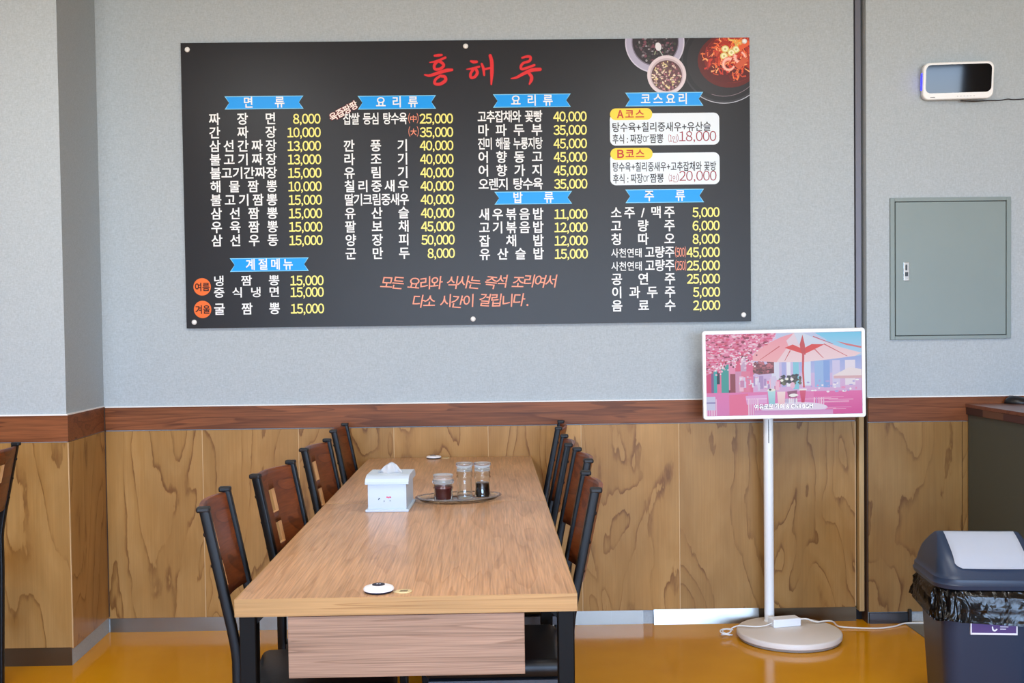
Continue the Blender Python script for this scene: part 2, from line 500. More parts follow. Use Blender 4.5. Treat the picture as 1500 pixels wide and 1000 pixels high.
RAIL = wood('red_brown_stained_rail', (142, 84, 48), (116, 66, 36), (82, 43, 22), figure=(0.9, 5, 12), rings=6, line=0.45, fibre=(6, 160, 160), fibre_amt=0.25, rough=0.45, spec=0.25, seed=4.0)
BEAD = mat('white_sealant_bead', (238, 236, 232), 0.5)

def floor_mat():
    m = bpy.data.materials.new('ochre_epoxy_floor'); n, l, b = nodes_of(m)
    tc = n.new('ShaderNodeTexCoord'); ns = n.new('ShaderNodeTexNoise'); ns.inputs['Scale'].default_value = 2.5; ns.inputs['Detail'].default_value = 5
    l.new(tc.outputs['Object'], ns.inputs['Vector'])
    rp = ramp(n, [(0.3, (204, 136, 4)), (0.7, (218, 152, 14))]); l.new(ns.outputs['Fac'], rp.inputs[0]); l.new(rp.outputs[0], b.inputs['Base Color'])
    b.inputs['Roughness'].default_value = 0.13; b.inputs['Specular IOR Level'].default_value = 0.32
    n2 = n.new('ShaderNodeTexNoise'); n2.inputs['Scale'].default_value = 30; l.new(tc.outputs['Object'], n2.inputs['Vector'])
    bp = n.new('ShaderNodeBump'); bp.inputs['Strength'].default_value = 0.05; bp.inputs['Distance'].default_value = 0.001
    l.new(n2.outputs['Fac'], bp.inputs['Height']); l.new(bp.outputs[0], b.inputs['Normal'])
    return m
def steel_mat(name, c, rough):
    m = bpy.data.materials.new(name); n, l, b = nodes_of(m)
    tc = n.new('ShaderNodeTexCoord'); mp = n.new('ShaderNodeMapping'); mp.inputs['Scale'].default_value = (4, 4, 6); l.new(tc.outputs['Object'], mp.inputs[0])
    ns = n.new('ShaderNodeTexNoise'); ns.inputs['Scale'].default_value = 1.0; ns.inputs['Detail'].default_value = 3; l.new(mp.outputs[0], ns.inputs['Vector'])
    mr = n.new('ShaderNodeMapRange'); mr.inputs['To Min'].default_value = rough * 0.7; mr.inputs['To Max'].default_value = rough * 1.3
    l.new(ns.outputs['Fac'], mr.inputs['Value']); l.new(mr.outputs[0], b.inputs['Roughness'])
    b.inputs['Base Color'].default_value = lin(c); b.inputs['Metallic'].default_value = 1.0
    return m
FLOOR = floor_mat(); STEEL = steel_mat('brushed_steel_skirting', (146, 142, 134), 0.33)

bm = B(); box(bm, ROOM_X0, ROOM_X1, ROOM_Y0, 4.75, -0.1, 0.0); struct('floor', bm, FLOOR)
bm = B(); box(bm, ROOM_X0, ROOM_X1, ROOM_Y0, 4.75, ROOM_H, ROOM_H + 0.1); struct('ceiling', bm, WHITE_PAINT)
bm = B(); box(bm, ROOM_X1, ROOM_X1 + 0.1, ROOM_Y0, 4.75, 0, ROOM_H); struct('wall_right', bm, SIDE_PAINT)
bm = B(); box(bm, ROOM_X0 - 0.1, ROOM_X0, ROOM_Y0, 4.75, 0, ROOM_H); struct('wall_left', bm, SIDE_PAINT)
bm = B()                                        # shop front behind the camera, with its openings
xs = [ROOM_X0] + [v for ab in WINDOWS for v in ab] + [ROOM_X1]
for a, b in zip(xs[0::2], xs[1::2]): box(bm, a, b, ROOM_Y0 - 0.1, ROOM_Y0, WIN_Z0, WIN_Z1)
box(bm, ROOM_X0, ROOM_X1, ROOM_Y0 - 0.1, ROOM_Y0, 0, WIN_Z0); box(bm, ROOM_X0, ROOM_X1, ROOM_Y0 - 0.1, ROOM_Y0, WIN_Z1, ROOM_H)
struct('wall_front', bm, SIDE_PAINT)
FRAME_DARK = mat('dark_window_aluminium', (50, 50, 54), 0.4, 0.6)
for i, (a, b) in enumerate(WINDOWS):
    bm = B(); t = 0.05
    box(bm, a, a + t, ROOM_Y0 - 0.08, ROOM_Y0 - 0.02, WIN_Z0, WIN_Z1); box(bm, b - t, b, ROOM_Y0 - 0.08, ROOM_Y0 - 0.02, WIN_Z0, WIN_Z1)
    box(bm, a + t, b - t, ROOM_Y0 - 0.08, ROOM_Y0 - 0.02, WIN_Z0, WIN_Z0 + t); box(bm, a + t, b - t, ROOM_Y0 - 0.08, ROOM_Y0 - 0.02, WIN_Z1 - t, WIN_Z1)
    box(bm, (a + b) / 2 - t / 2, (a + b) / 2 + t / 2, ROOM_Y0 - 0.08, ROOM_Y0 - 0.02, WIN_Z0 + t, WIN_Z1 - t)
    struct('window_%d' % (i + 1), bm, FRAME_DARK)

RAIL_Z0, RAIL_Z1, PLY_Z0 = 0.880, 0.978, 0.061
# back wall, its plywood sheets, rail and steel skirting
XL, XG0, XG1 = -1.716, 1.544, 1.581             # inner corner, groove
bm = B(); box(bm, XL - 0.3, XG0, D + 0.012, D + 0.17, 0, ROOM_H); wall_back = struct('wall_back', bm, PAPER)
seams = [XL - 0.004, -1.296, -0.880, -0.467, -0.058, 0.346, 0.772, 1.165, XG0 - 0.002]
for i, (a, b) in enumerate(zip(seams, seams[1:])):
    bm = B(); box(bm, a + 0.0015, b - 0.0015, D + 0.003, D + 0.0125, PLY_Z0, RAIL_Z0 - 0.004, 0.0012, 1)
    struct('plywood_panel', bm, [PLY[i]], wall_back)
    bm = B(); box(bm, b - 0.0022, b + 0.0022, D + 0.004, D + 0.012, PLY_Z0, RAIL_Z0 - 0.004); struct('seam_strip', bm, PLY_EDGE, wall_back)
bm = B(); box(bm, XL - 0.004, XL + 0.0045, D - 0.001, D + 0.006, 0.07, RAIL_Z1); struct('trim_14', bm, mat('dark_brown_joint', (70, 50, 36), 0.6))
bm = B(); box(bm, XL + 0.0046, XG0 + 0.0, D, D + 0.014, RAIL_Z0, RAIL_Z1, 0.0015, 1); struct('trim_1', bm, RAIL)
bm = B(); box(bm, XL + 0.004, XG0, D + 0.001, D + 0.013, RAIL_Z1 + 0.0005, RAIL_Z1 + 0.0055, 0.001, 1); struct('trim_2', bm, BEAD)
bm = B(); box(bm, XL + 0.004, 0.61, D + 0.006, D + 0.012, 0.0, 0.067); box(bm, 0.47, 0.476, D + 0.004, D + 0.008, 0.003, 0.06)
struct('baseboard_back', bm, STEEL)
bm = B()                                        # a sheet of the skirting that leans back against the wall
prism(bm, [(D - 0.010, 0.0), (D + 0.0015, 0.064), (D + 0.0025, 0.064), (D - 0.009, 0.0)], 'x', 0.655, 1.115); struct('trim_3', bm, STEEL)
BRONZE = steel_mat('brown_steel_skirting', (105, 92, 74), 0.35)
bm = B(); box(bm, 1.117, XG0, D + 0.004, D + 0.012, 0.0, 0.067); struct('trim_4', bm, BRONZE)
# groove with the dark channel above and the batten below
CHANNEL = mat('dark_grey_channel', (112, 112, 122), 0.4, 0.4); GAP = mat('black_joint', (28, 26, 28), 0.8)
bm = B(); box(bm, XG0, XG1, D + 0.03, D + 0.17, 0, ROOM_H); struct('trim_5', bm, GAP)
bm = B(); box(bm, XG0 + 0.004, XG1 - 0.010, D + 0.002, D + 0.03, RAIL_Z1, ROOM_H); struct('trim_6', bm, CHANNEL)
bm = B(); box(bm, 1.550, 1.572, D - 0.022, D + 0.03, 0.048, RAIL_Z1, 0.001, 1); struct('trim_7', bm, wood('pale_batten', (186, 156, 108), (172, 140, 92), (150, 116, 70), seed=9.0, rings=3, line=0.3))
# right part of the back wall, set a little forward
YR = 4.527
bm = B(); box(bm, XG1, ROOM_X1, YR + 0.010, D + 0.17, 0, ROOM_H); wall_r = struct('wall_back_right', bm, PAPER)
for i, (a, b) in enumerate(((XG1 + 0.001, 1.991), (1.991, 2.42), (2.42, 2.84))):
    bm = B(); box(bm, a + 0.0012, b - 0.0012, YR + 0.002, YR + 0.0105, 0.049, RAIL_Z0 - 0.007, 0.001, 1)
    struct('plywood_panel', bm, [PLY[8 + i]], wall_r)
bm = B(); box(bm, XG1 + 0.001, 2.9, YR - 0.002, YR + 0.012, 0.876, 0.979, 0.0015, 1); struct('trim_8', bm, RAIL)
bm = B(); box(bm, XG1, 2.9, YR - 0.001, YR + 0.012, 0.9795, 0.9845, 0.001, 1); struct('trim_9', bm, BEAD)
DARK_STEEL = steel_mat('dark_steel_skirting', (92, 92, 94), 0.3)
bm = B(); box(bm, XG1 + 0.004, 1.752, YR - 0.004, YR + 0.012, 0.0, 0.046); box(bm, 1.752, 1.766, YR - 0.012, YR + 0.012, 0.0, 0.062, 0.002, 1); struct('baseboard_right', bm, DARK_STEEL)
bm = B(); box(bm, XG1 - 0.003, XG1 - 0.0002, YR + 0.003, D + 0.03, 0.0, RAIL_Z1); struct('trim_13', bm, mat('dark_brown_joint', (70, 50, 36), 0.6))
# column on the left: front face and a side that runs back to the inner corner
CF = 4.1174; CX = -1.686
bm = B(); prism(bm, [(ROOM_X0, CF + 0.008), (CX - 0.008, CF + 0.008), (XL - 0.008, D + 0.1), (ROOM_X0, D + 0.1)], 'z', 0, ROOM_H); wall_c = struct('wall_column', bm, PAPER)
def both_faces(o, i, z0, z1):
    """outline of a cladding that wraps the column's corner, o out from the faces, i in"""
    return [(ROOM_X0 + 0.01, CF + o), (CX - o * 0.0 + 0.0, CF + o), (XL, D + 0.01), (XL - i, D + 0.01), (CX - i, CF + i), (ROOM_X0 + 0.01, CF + i)]
bm = B(); box(bm, -2.75, CX - 0.0035, CF + 0.002, CF + 0.0085, 0.072, RAIL_Z0 - 0.003, 0.001, 1); struct('plywood_panel', bm, PLY[11], wall_c)
bm = B(); box(bm, CX - 0.0035, CX - 0.0003, CF + 0.0015, CF + 0.0085, 0.072, RAIL_Z0 - 0.003); struct('seam_strip', bm, PLY_EDGE, wall_c)
bm = B(); prism(bm, [(CX - 0.0005, CF + 0.004), (XL + 0.001, D + 0.003), (XL - 0.006, D + 0.003), (CX - 0.007, CF + 0.004)], 'z', 0.068, RAIL_Z0 - 0.003); struct('plywood_panel', bm, PLY[3], wall_c)
bm = B(); prism(bm, both_faces(0.0, 0.010, 0, 0), 'z', RAIL_Z0, 0.982); struct('trim_10', bm, RAIL)
bm = B(); prism(bm, both_faces(0.0, 0.010, 0, 0), 'z', 0.9822, 0.9875); struct('trim_11', bm, BEAD)
bm = B(); prism(bm, [(ROOM_X0 + 0.01, CF + 0.006), (CX - 0.008, CF + 0.006), (XL - 0.006, D + 0.006), (XL - 0.012, D + 0.006), (CX - 0.014, CF + 0.012), (ROOM_X0 + 0.01, CF + 0.012)], 'z', 0, 0.072); struct('baseboard_left', bm, BRONZE)
# grey threshold strip on the floor before the counter
bm = B(); box(bm, 1.735, 2.9, 2.6, YR - 0.013, 0.0, 0.004); struct('trim_12', bm, mat('grey_cement_strip', (118, 116, 110), 0.7, vary=0.12))

# ceiling lamps over the tables (above the frame)
for i, (x, y) in enumerate(((-1.4, 2.6), (1.0, 2.6), (-1.4, 0.2), (1.0, 0.2))):
    t = thing('ceiling_light', 'warm white square ceiling lamp panel', 'lamp', (x, y, ROOM_H), 0, 'ceiling lamp panels')
    bm = B(); box(bm, -0.31, 0.31, -0.31, 0.31, -0.03, 0.0, 0.004, 1); obj('lamp_housing', bm, WHITE_PAINT, t)
    area('ceiling_lamp_glow', (x, y, ROOM_H - 0.04), (0, 0, 0), 0.56, 0.56, 26, (0.96, 0.98, 0.96))

# ------------------------------------------------------------------ menu board: 2.44 m x 1.22 m printed sheet on six stand-off screws
BX, BZ = -1.3509, 1.3169
board = thing('menu_board', 'large charcoal wall menu board printed with Korean dishes and prices', 'menu board', (BX, D, BZ))
PRINT_R = 0.36
INK = lambda name, c: mat('ink_' + name, c, PRINT_R, spec=0.3)
SHEET = mat('charcoal_print', (30, 29, 33), PRINT_R, vary=0.13, vscale=9, spec=0.32)
SHEET_EDGE = mat('board_core', (120, 118, 115), 0.6)
bm = B(); box(bm, 0, 2.44, -0.003, 0.0, 0, 1.22); obj('panel', bm, SHEET, board)
for (u, v) in ((0.029, 1.191), (1.219, 1.194), (2.418, 1.203), (0.034, 0.026), (1.235, 0.025), (2.407, 0.028)):
    bm = B(); lathe(bm, [(0.0105, 0.0), (0.0112, 0.003), (0.009, 0.006), (0.004, 0.0075)], 20)
    bmesh.ops.transform(bm, matrix=Matrix.Translation((u, -0.003, v)) @ Matrix.Rotation(PI / 2, 4, 'X'), verts=bm.verts)
    s_ = obj('screw_cap', bm, mat('white_screw_cap', (240, 238, 235), 0.4), board)
L1, L2, L3 = -0.0052, -0.0056, -0.0060
WHITE, YEL, BLUE = INK('white', (240, 240, 240)), INK('pale_yellow', (250, 236, 130)), INK('cyan_blue', (0, 156, 244))
RED, MAROON, ORANGE, CARD = INK('red', (222, 44, 48)), INK('maroon', (92, 22, 30)), INK('orange', (238, 112, 48)), INK('card_white', (228, 238, 246))
BLACK, SALMON, WINE, TAB = INK('black', (26, 26, 34)), INK('salmon', (246, 150, 118)), INK('wine', (150, 34, 58)), INK('tab_yellow', (250, 214, 60))
TABRED, LINE = INK('tab_red', (190, 46, 28)), INK('ribbon_line', (130, 205, 245))
mm = 0.001
def lettering(name, rows, m):
    """rows: kind s = spread characters, d = figures"""
    bm = B()
    for r in rows:
        if r[0] == 's':
            _, s, u0, u1, v, hh, w, bold = r
            n_ = sum(0.45 if ch == ' ' else 1.0 for ch in s) - 1
            w = min(w, (u1 - u0) / (n_ + 1.0) * 1.06)
            text_spread(bm, s, u0 * mm, u1 * mm, v * mm, hh * mm, w * mm, L2, bold)
        else:
            _, s, u0, u1, v, hh, bold = r
            text_wide(bm, s, u0 * mm, u1 * mm, (v - hh / 2) * mm, hh * mm, L2, bold)
    return obj(name, bm, m, board)
def price(s, u1, v):
    n = sum(1 if ch != ',' else 0.49 for ch in s)
    return ('d', s, u1 - n * 25.8, u1 + 1, v - 3, 40, 0.018)
ROW = 57.7
def menu(c0, c1, pr, v0, rows, step=ROW):
    lettering('dish_name_lettering', [('s', s, c0, c1, v0 - step * i, 50 if step > 51 else 44, 49, 0.018 if step > 51 else 0.014) for i, (s, p) in enumerate(rows) if s], WHITE)
    lettering('price_lettering', [price(p, pr, v0 - step * i) for i, (s, p) in enumerate(rows)], YEL)
menu(114, 403, 591, 895, [('짜장면', '8,000'), ('간짜장', '10,000'), ('삼선간짜장', '13,000'), ('불고기짜장', '13,000'), ('불고기간짜장', '15,000'), ('해물짬뽕', '10,000'), ('불고기짬뽕', '15,000'), ('삼선짬뽕', '15,000'), ('우육짬뽕', '15,000'), ('삼선우동', '15,000')])
menu(119, 405, 592, 203, [('냉짬뽕', '15,000'), ('중식냉면', '15,000')], 50)
menu(119, 405, 592, 82, [('굴짬뽕', '15,000')])
menu(688, 967, 1159, 775, [('깐풍기', '40,000'), ('라조기', '40,000'), ('유림기', '40,000'), ('칠리중새우', '40,000'), ('딸기크림중새우', '40,000'), ('유산슬', '40,000'), ('팔보채', '45,000'), ('양장피', '50,000'), ('군만두', '8,000')])
menu(688, 965, 1159, 890, [('찹쌀 등심 탕수육', '25,000')])
menu(688, 965, 1159, 832, [('', '35,000')])
bm = B()
for ch, v in (('中', 889), ('大', 832)):
    text_wide(bm, '(', 0.968, 0.977, (v - 17) * mm, 0.034, L2); text_fit(bm, ch, 0.977, 1.004, (v - 16) * mm, (v + 13) * mm, L2, 0.012); text_wide(bm, ')', 1.004, 1.013, (v - 17) * mm, 0.034, L2)
obj('portion_lettering', bm, SALMON, board)
menu(1265, 1545, 1734, 893, [('고추잡채와 꽃빵', '40,000'), ('마파두부', '35,000'), ('진미 해물 누룽지탕', '45,000'), ('어향동고', '45,000'), ('어향가지', '45,000'), ('오렌지 탕수육', '35,000')])
menu(1265, 1545, 1733, 475, [('새우볶음밥', '11,000'), ('고기볶음밥', '12,000'), ('잡채밥', '12,000'), ('유산슬밥', '15,000')], 57)
menu(1834, 2113, 2304, 476, [('소주/맥주', '5,000'), ('고량주', '6,000'), ('칭따오', '8,000')], 57.3)
v3, v4 = 476 - 57.3 * 3, 476 - 57.3 * 4
lettering('dish_name_lettering', [q for v in (v3, v4) for q in (('s', '사천연태', 1834, 1970, v - 2, 40, 34, 0.008), ('s', '고량주', 1980, 2110, v, 50, 44, 0.018))], WHITE)
lettering('price_lettering', [price('45,000', 2304, v3), price('25,000', 2304, v4)], YEL)
lettering('portion_lettering', [('d', '(500)', 2111, 2160, v3 - 2, 38, 0.004), ('d', '(250)', 2111, 2160, v4 - 2, 38, 0.004)], SALMON)
menu(1834, 2113, 2304, 476 - 57.3 * 5, [('공연주', '25,000'), ('이과두주', '5,000'), ('음료수', '2,000')], 57.3)

def ribbon(u0, u1, v0, v1, s, tw):
    """swallow-tailed blue heading band with its lettering"""
    bm = B(); c = (v0 + v1) / 2; k_ = 20
    for dd, g, mi in ((L1, 0, 1), (L1 - 0.00015, 3.2, 0)):
        pts = [(u0 + g * 2, v0 + g), (u1 - g * 2, v0 + g), (u1 - k_ - g * 0.2, c), (u1 - g * 2, v1 - g), (u0 + g * 2, v1 - g), (u0 + k_ + g * 0.2, c)]
        vs = [bm.verts.new((p[0] * mm, dd, p[1] * mm)) for p in pts]
        f = bm.faces.new(vs); f.material_index = mi
    r = obj('heading_ribbon', bm, [BLUE, LINE], board)
    bm = B(); m_ = (u0 + u1) / 2
    text_spread(bm, s, (m_ - tw / 2) * mm, (m_ + tw / 2) * mm, (c + 2) * mm, 47 * mm, 44 * mm, L3, 0.017)
    obj('ribbon_lettering', bm, WHITE, r)
ribbon(183, 521, 935, 991, '면류', 178); ribbon(753, 1089, 929, 987, '요리류', 182); ribbon(1333, 1668, 931, 988, '요리류', 182)
ribbon(1334, 1669, 516, 571, '밥류', 178); ribbon(1902, 2239, 930, 989, '코스요리', 205); ribbon(1899, 2239, 516, 574, '주류', 178); ribbon(192, 531, 241, 299, '계절메뉴', 205)

def card(v0, v1, letter, line1, p):
    bm = B(); c = rrect(0.472, (v1 - v0) * mm, 0.024); cu_, cv_ = 2.071, (v0 + v1) / 2 * mm
    bm.faces.new([bm.verts.new((cu_ + a, L1, cv_ + b)) for a, b in c]); cd_ = obj('course_card', bm, CARD, board)
    bm = B(); bm.faces.new([bm.verts.new((1.927 + a, L2, v1 * mm - 0.003 + b)) for a, b in rrect(0.182, 0.05, 0.0245, 8)]); obj('card_tab', bm, TAB, cd_)
    bm = B()
    text_wide(bm, letter, 1.864, 1.896, (v1 - 19) * mm, 0.033, L3, 0.03, 1)
    text_spread(bm, '코스', 1.900, 1.984, (v1 - 2) * mm, 0.040, 0.040, L3, 0.02, 1)
    text_fit(bm, line1, 1.846, 1.846 + (0.446 if letter == 'B' else 0.424), (v1 - 79) * mm, (v1 - 38) * mm, L2, 0.012)
    text_fit(bm, '후식 : 짜장', 1.846, 1.975, (v1 - 129) * mm, (v1 - 88) * mm, L2, 0.012)
    text_wide(bm, 'or', 1.976, 2.004, (v1 - 123) * mm, 0.036, L2, -0.006)
    text_fit(bm, '짬뽕', 2.006, 2.065, (v1 - 128) * mm, (v1 - 88) * mm, L2, 0.012)
    text_wide(bm, '(1', 2.086, 2.103, (v1 - 122) * mm, 0.028, L2, 0.0, 2); text_fit(bm, '인', 2.104, 2.122, (v1 - 126) * mm, (v1 - 97) * mm, L2, 0.0, 2); text_wide(bm, ')', 2.122, 2.131, (v1 - 122) * mm, 0.028, L2, 0.0, 2)
    text_wide(bm, p, 2.132, 2.294, (v1 - 121) * mm, 0.042, L2, -0.002, 2)
    obj('card_lettering', bm, [BLACK, TABRED, WINE], cd_)
card(763, 900, 'A', '탕수육+칠리중새우+유산슬', '18,000'); card(593, 730, 'B', '탕수육+칠리중새우+고추잡채와 꽃방', '20,000')
for v, s in ((178, '여름'), (81, '겨울')):
    bm = B(); bm.faces.new([bm.verts.new((0.071 + 0.0375 * math.cos(a * PI / 16), L1, v * mm + 0.0375 * math.sin(a * PI / 16))) for a in range(32)])
    bd = obj('season_badge', bm, ORANGE, board)
    bm = B(); text_fit(bm, s, 0.040, 0.103, (v - 19) * mm, (v + 18) * mm, L2, 0.022); obj('badge_lettering', bm, INK('dark_brown', (44, 12, 6)), bd)
# tilted two-tone flash beside the pork dish
bm = B(); rn = random.Random(3)
for i, ch in enumerate('육즙팡팡'):
    for dd, bold, mi in ((L2, 0.075, 1), (L3, 0.022, 0)):
        vs, fs = glyph(ch, bold); c = (648 + i * 29, 900 + i * 15.5)
        r = 0.48; put_glyph(bm, vs, fs, lambda q, c=c, r=r: ((c[0] + ((q[0] - .46) * math.cos(r) - (q[1] - .38) * math.sin(r)) * 38) * mm, (c[1] + ((q[0] - .46) * math.sin(r) + (q[1] - .38) * math.cos(r)) * 38) * mm), dd, mi)
obj('flash_lettering', bm, [INK('cream', (250, 232, 224)), INK('dark_red', (120, 24, 34))], board)
# brush-written shop name
SU = lambda x, y: (1.0058 + x * 0.0003907, 1.1914 - y * 0.0003907 - x * 0.0000035)
STROKES = [([(205, 92), (245, 88), (282, 84)], [22, 30, 22]), ([(150, 165), (230, 150), (322, 112)], [10, 26, 24]), ([(238, 150), (200, 195), (208, 238), (265, 234), (303, 196), (268, 158)], [30, 30, 30, 34], True),
           ([(92, 300), (150, 308), (250, 276), (335, 252), (392, 246)], [14, 30, 36, 38, 28]), ([(262, 312), (210, 352), (204, 396), (262, 400), (318, 362), (312, 322)], [26, 30, 36, 30], True),
           ([(600, 152), (632, 160), (666, 158)], [20, 34, 26]), ([(555, 240), (618, 232), (692, 212)], [10, 26, 22]), ([(632, 236), (598, 285), (600, 330), (642, 322), (670, 280), (655, 240)], [28, 28, 32, 28], True),
           ([(720, 182), (738, 232), (745, 304)], [22, 30, 20]), ([(740, 242), (785, 232), (822, 224)], [22, 22, 22]), ([(814, 92), (830, 160), (830, 280), (822, 404)], [34, 38, 38, 16]),
           ([(1165, 116), (1215, 102), (1255, 108), (1245, 150), (1180, 172), (1152, 205), (1158, 238), (1215, 226), (1298, 196)], [20, 28, 28, 26, 28, 28, 24]),
           ([(1042, 342), (1100, 330), (1180, 288), (1270, 250), (1360, 242)], [12, 26, 34, 40, 36]), ([(1232, 278), (1264, 320), (1262, 360), (1242, 402)], [30, 36, 36, 16])]
bm = B()
for dd, grow, mi in ((L1, 0.0022, 1), (L2, 0.0, 0)):
    for st in STROKES:
        stroke(bm, [SU(*p) for p in st[0]], [w * 0.00039 for w in st[1]], dd, mi, grow, len(st) > 2)
obj('title_lettering', bm, [RED, MAROON], board)
# handwritten notice
bm = B(); rn = random.Random(8)
text_spread(bm, '모든 요리와 식사는 즉석 조리여서', 0.838, 1.604, 0.184, 0.056, 0.056, L2, 0.006, 0, rn)
text_spread(bm, '다소 시간이 걸립니다', 0.972, 1.462, 0.104, 0.056, 0.056, L2, 0.006, 0, rn)
text_fit(bm, '.', 1.466, 1.475, 0.078, 0.087, L2, 0.01)
obj('notice_lettering', bm, SALMON, board)
# picture of three dishes in the upper right corner
rn = random.Random(21)
art = Art((0.0, 2440.0, 0.0, 1220.0), -0.0031, 0.0000015, mm)
art.ell(2330, 1120, 184, 178, (52, 50, 56), n=48); art.ell(2330, 1122, 178, 172, (30, 29, 33), n=48); art.ell(2330, 1122, 160, 154, (42, 38, 42), n=48)
art.line([(2330 + 186 * math.cos(math.radians(a)), 1118 + 178 * math.sin(math.radians(a))) for a in range(228, 318, 6)], 3, (190, 192, 204))
art.line([(2330 + 160 * math.cos(math.radians(a)), 1122 + 152 * math.sin(math.radians(a))) for a in range(250, 330, 6)], 2, (140, 120, 128))
art.ell(2352, 1122, 136, 116, (96, 28, 24), n=30); art.ell(2362, 1132, 118, 106, (128, 36, 28), n=30); art.ell(2378, 1150, 92, 88, (172, 52, 32), n=30); art.ell(2350, 1070, 96, 42, (92, 26, 24), n=26)
for i in range(210):
    a = rn.uniform(0, 2 * PI); r = rn.uniform(0, 1) ** 0.6; u, v = 2358 + 118 * r * math.cos(a), 1142 + 96 * r * math.sin(a)
    t = rn.uniform(0, PI); L = rn.uniform(14, 38); bend = rn.uniform(-10, 10)
    c = rn.choice([(226, 84, 44), (206, 58, 40), (240, 120, 66), (170, 36, 30), (110, 26, 24), (250, 170, 110), (196, 74, 50)])
    art.line([(u - L / 2 * math.cos(t), v - L / 2 * math.sin(t)), (u + bend * math.sin(t), v - bend * math.cos(t)), (u + L / 2 * math.cos(t), v + L / 2 * math.sin(t))], rn.uniform(4, 9), c, 3)
for i in range(16): art.line([(2395 + rn.uniform(-45, 10), 1190 + rn.uniform(-6, 26)), (2395 + rn.uniform(-30, 30), 1180 + rn.uniform(-12, 30))], 5, rn.choice([(240, 150, 60), (214, 180, 90), (250, 196, 120)]))
for (u, v) in ((2335, 1172), (2382, 1170), (2330, 1142), (2362, 1156)):
    art.ell(u, v, 17, 15, (222, 206, 120)); art.ell(u, v, 12, 11, (244, 236, 196)); art.ell(u, v, 5, 5, (200, 196, 120))
for (u, v, R, a0) in ((2350, 1106, 24, 60), (2398, 1136, 22, 150)):
    for w, c in ((21, (226, 120, 104)), (15, (246, 170, 152)), (5, (252, 206, 190))):
        art.line([(u + R * math.cos(math.radians(a0 + k_)), v + R * math.sin(math.radians(a0 + k_))) for k_ in range(0, 290, 20)], w, c, w * 0.5)
art.line([(2385, 1090), (2425, 1130)], 26, (206, 92, 62)); art.line([(2395, 1172), (2440, 1200)], 20, (226, 96, 54))
for (u, v) in ((2252, 1165), (2262, 1150), (2258, 1100)): art.line([(u, v - 16), (u + 3, v + 16)], 8, (150, 48, 44), 4)
art.ell(2032, 1203, 128, 130, (206, 203, 220), n=48); art.ell(2032, 1203, 123, 125, (176, 172, 196), n=48); art.ell(2034, 1205, 102, 104, (120, 112, 132), n=40); art.ell(2034, 1206, 98, 100, (44, 36, 42), n=40)
for i in range(150):
    a = rn.uniform(PI, 2 * PI) if rn.random() < 0.8 else rn.uniform(0, PI); r = 90 * rn.uniform(0, 1) ** 0.5
    art.blob(2034 + r * math.cos(a), 1206 + r * math.sin(a), rn.uniform(3, 8), rn.uniform(3, 7), rn.choice([(70, 50, 60), (28, 24, 30), (98, 84, 92), (56, 60, 50), (120, 70, 84), (150, 146, 150)]), rn, 6)
art.ell(2047, 1184, 13, 18, (226, 226, 232), 0.2); art.line([(2052, 1168), (2066, 1146)], 4, (170, 180, 170)); art.line([(2035, 1165), (2030, 1150)], 4, (150, 160, 130))
art.ell(2082, 1063, 84, 84, (222, 208, 214), n=44); art.ell(2082, 1063, 72, 72, (196, 178, 186), n=40); art.ell(2082, 1060, 66, 66, (96, 62, 66), n=40)
for i in range(190):
    a = rn.uniform(0, 2 * PI); r = 62 * rn.uniform(0, 1) ** 0.5; u, v = 2082 + r * math.cos(a), 1060 + r * math.sin(a)
    art.blob(u, v, rn.uniform(2.5, 7), rn.uniform(2.5, 6), rn.choice([(236, 220, 190), (206, 180, 170), (140, 80, 90), (70, 40, 50), (224, 206, 150), (190, 130, 140), (110, 90, 80)]), rn, 6)
art.done('food_picture', col_mat('printed_colour', PRINT_R), board)

# ------------------------------------------------------------------ two dining tables pushed end to end
OAK_FIG = dict(figure=(13.0, 1.1, 13.0), rings=6.0, fibre=(240, 6, 240), fibre_amt=0.23, rough=0.30, spec=0.5)
OAK_TOP = wood('oak_laminate_top', (198, 156, 120), (186, 142, 104), (158, 114, 78), line=0.36, seed=2.0, bumpy=0.12, **OAK_FIG)
OAK_BAND = wood('straw_edge_band', (186, 148, 98), (172, 133, 83), (142, 102, 57), figure=(0.8, 0.8, 60), rings=4, line=0.55, fibre=(5, 5, 260), fibre_amt=0.12, rough=0.45, seed=5.0)
OAK_FRONT = wood('pinkish_drawer_front', (164, 133, 112), (150, 120, 99), (116, 87, 68), figure=(0.9, 5, 34), rings=5, line=0.5, fibre=(5, 200, 420), fibre_amt=0.26, rough=0.5, seed=7.5)
BLACK_STEEL = mat('black_powder_coat', (11, 11, 12), 0.5, spec=0.16, bump=(300, 0.1, 0.0005))
TW, TL, TT, TH = 0.705, 1.199, 0.037, 0.745
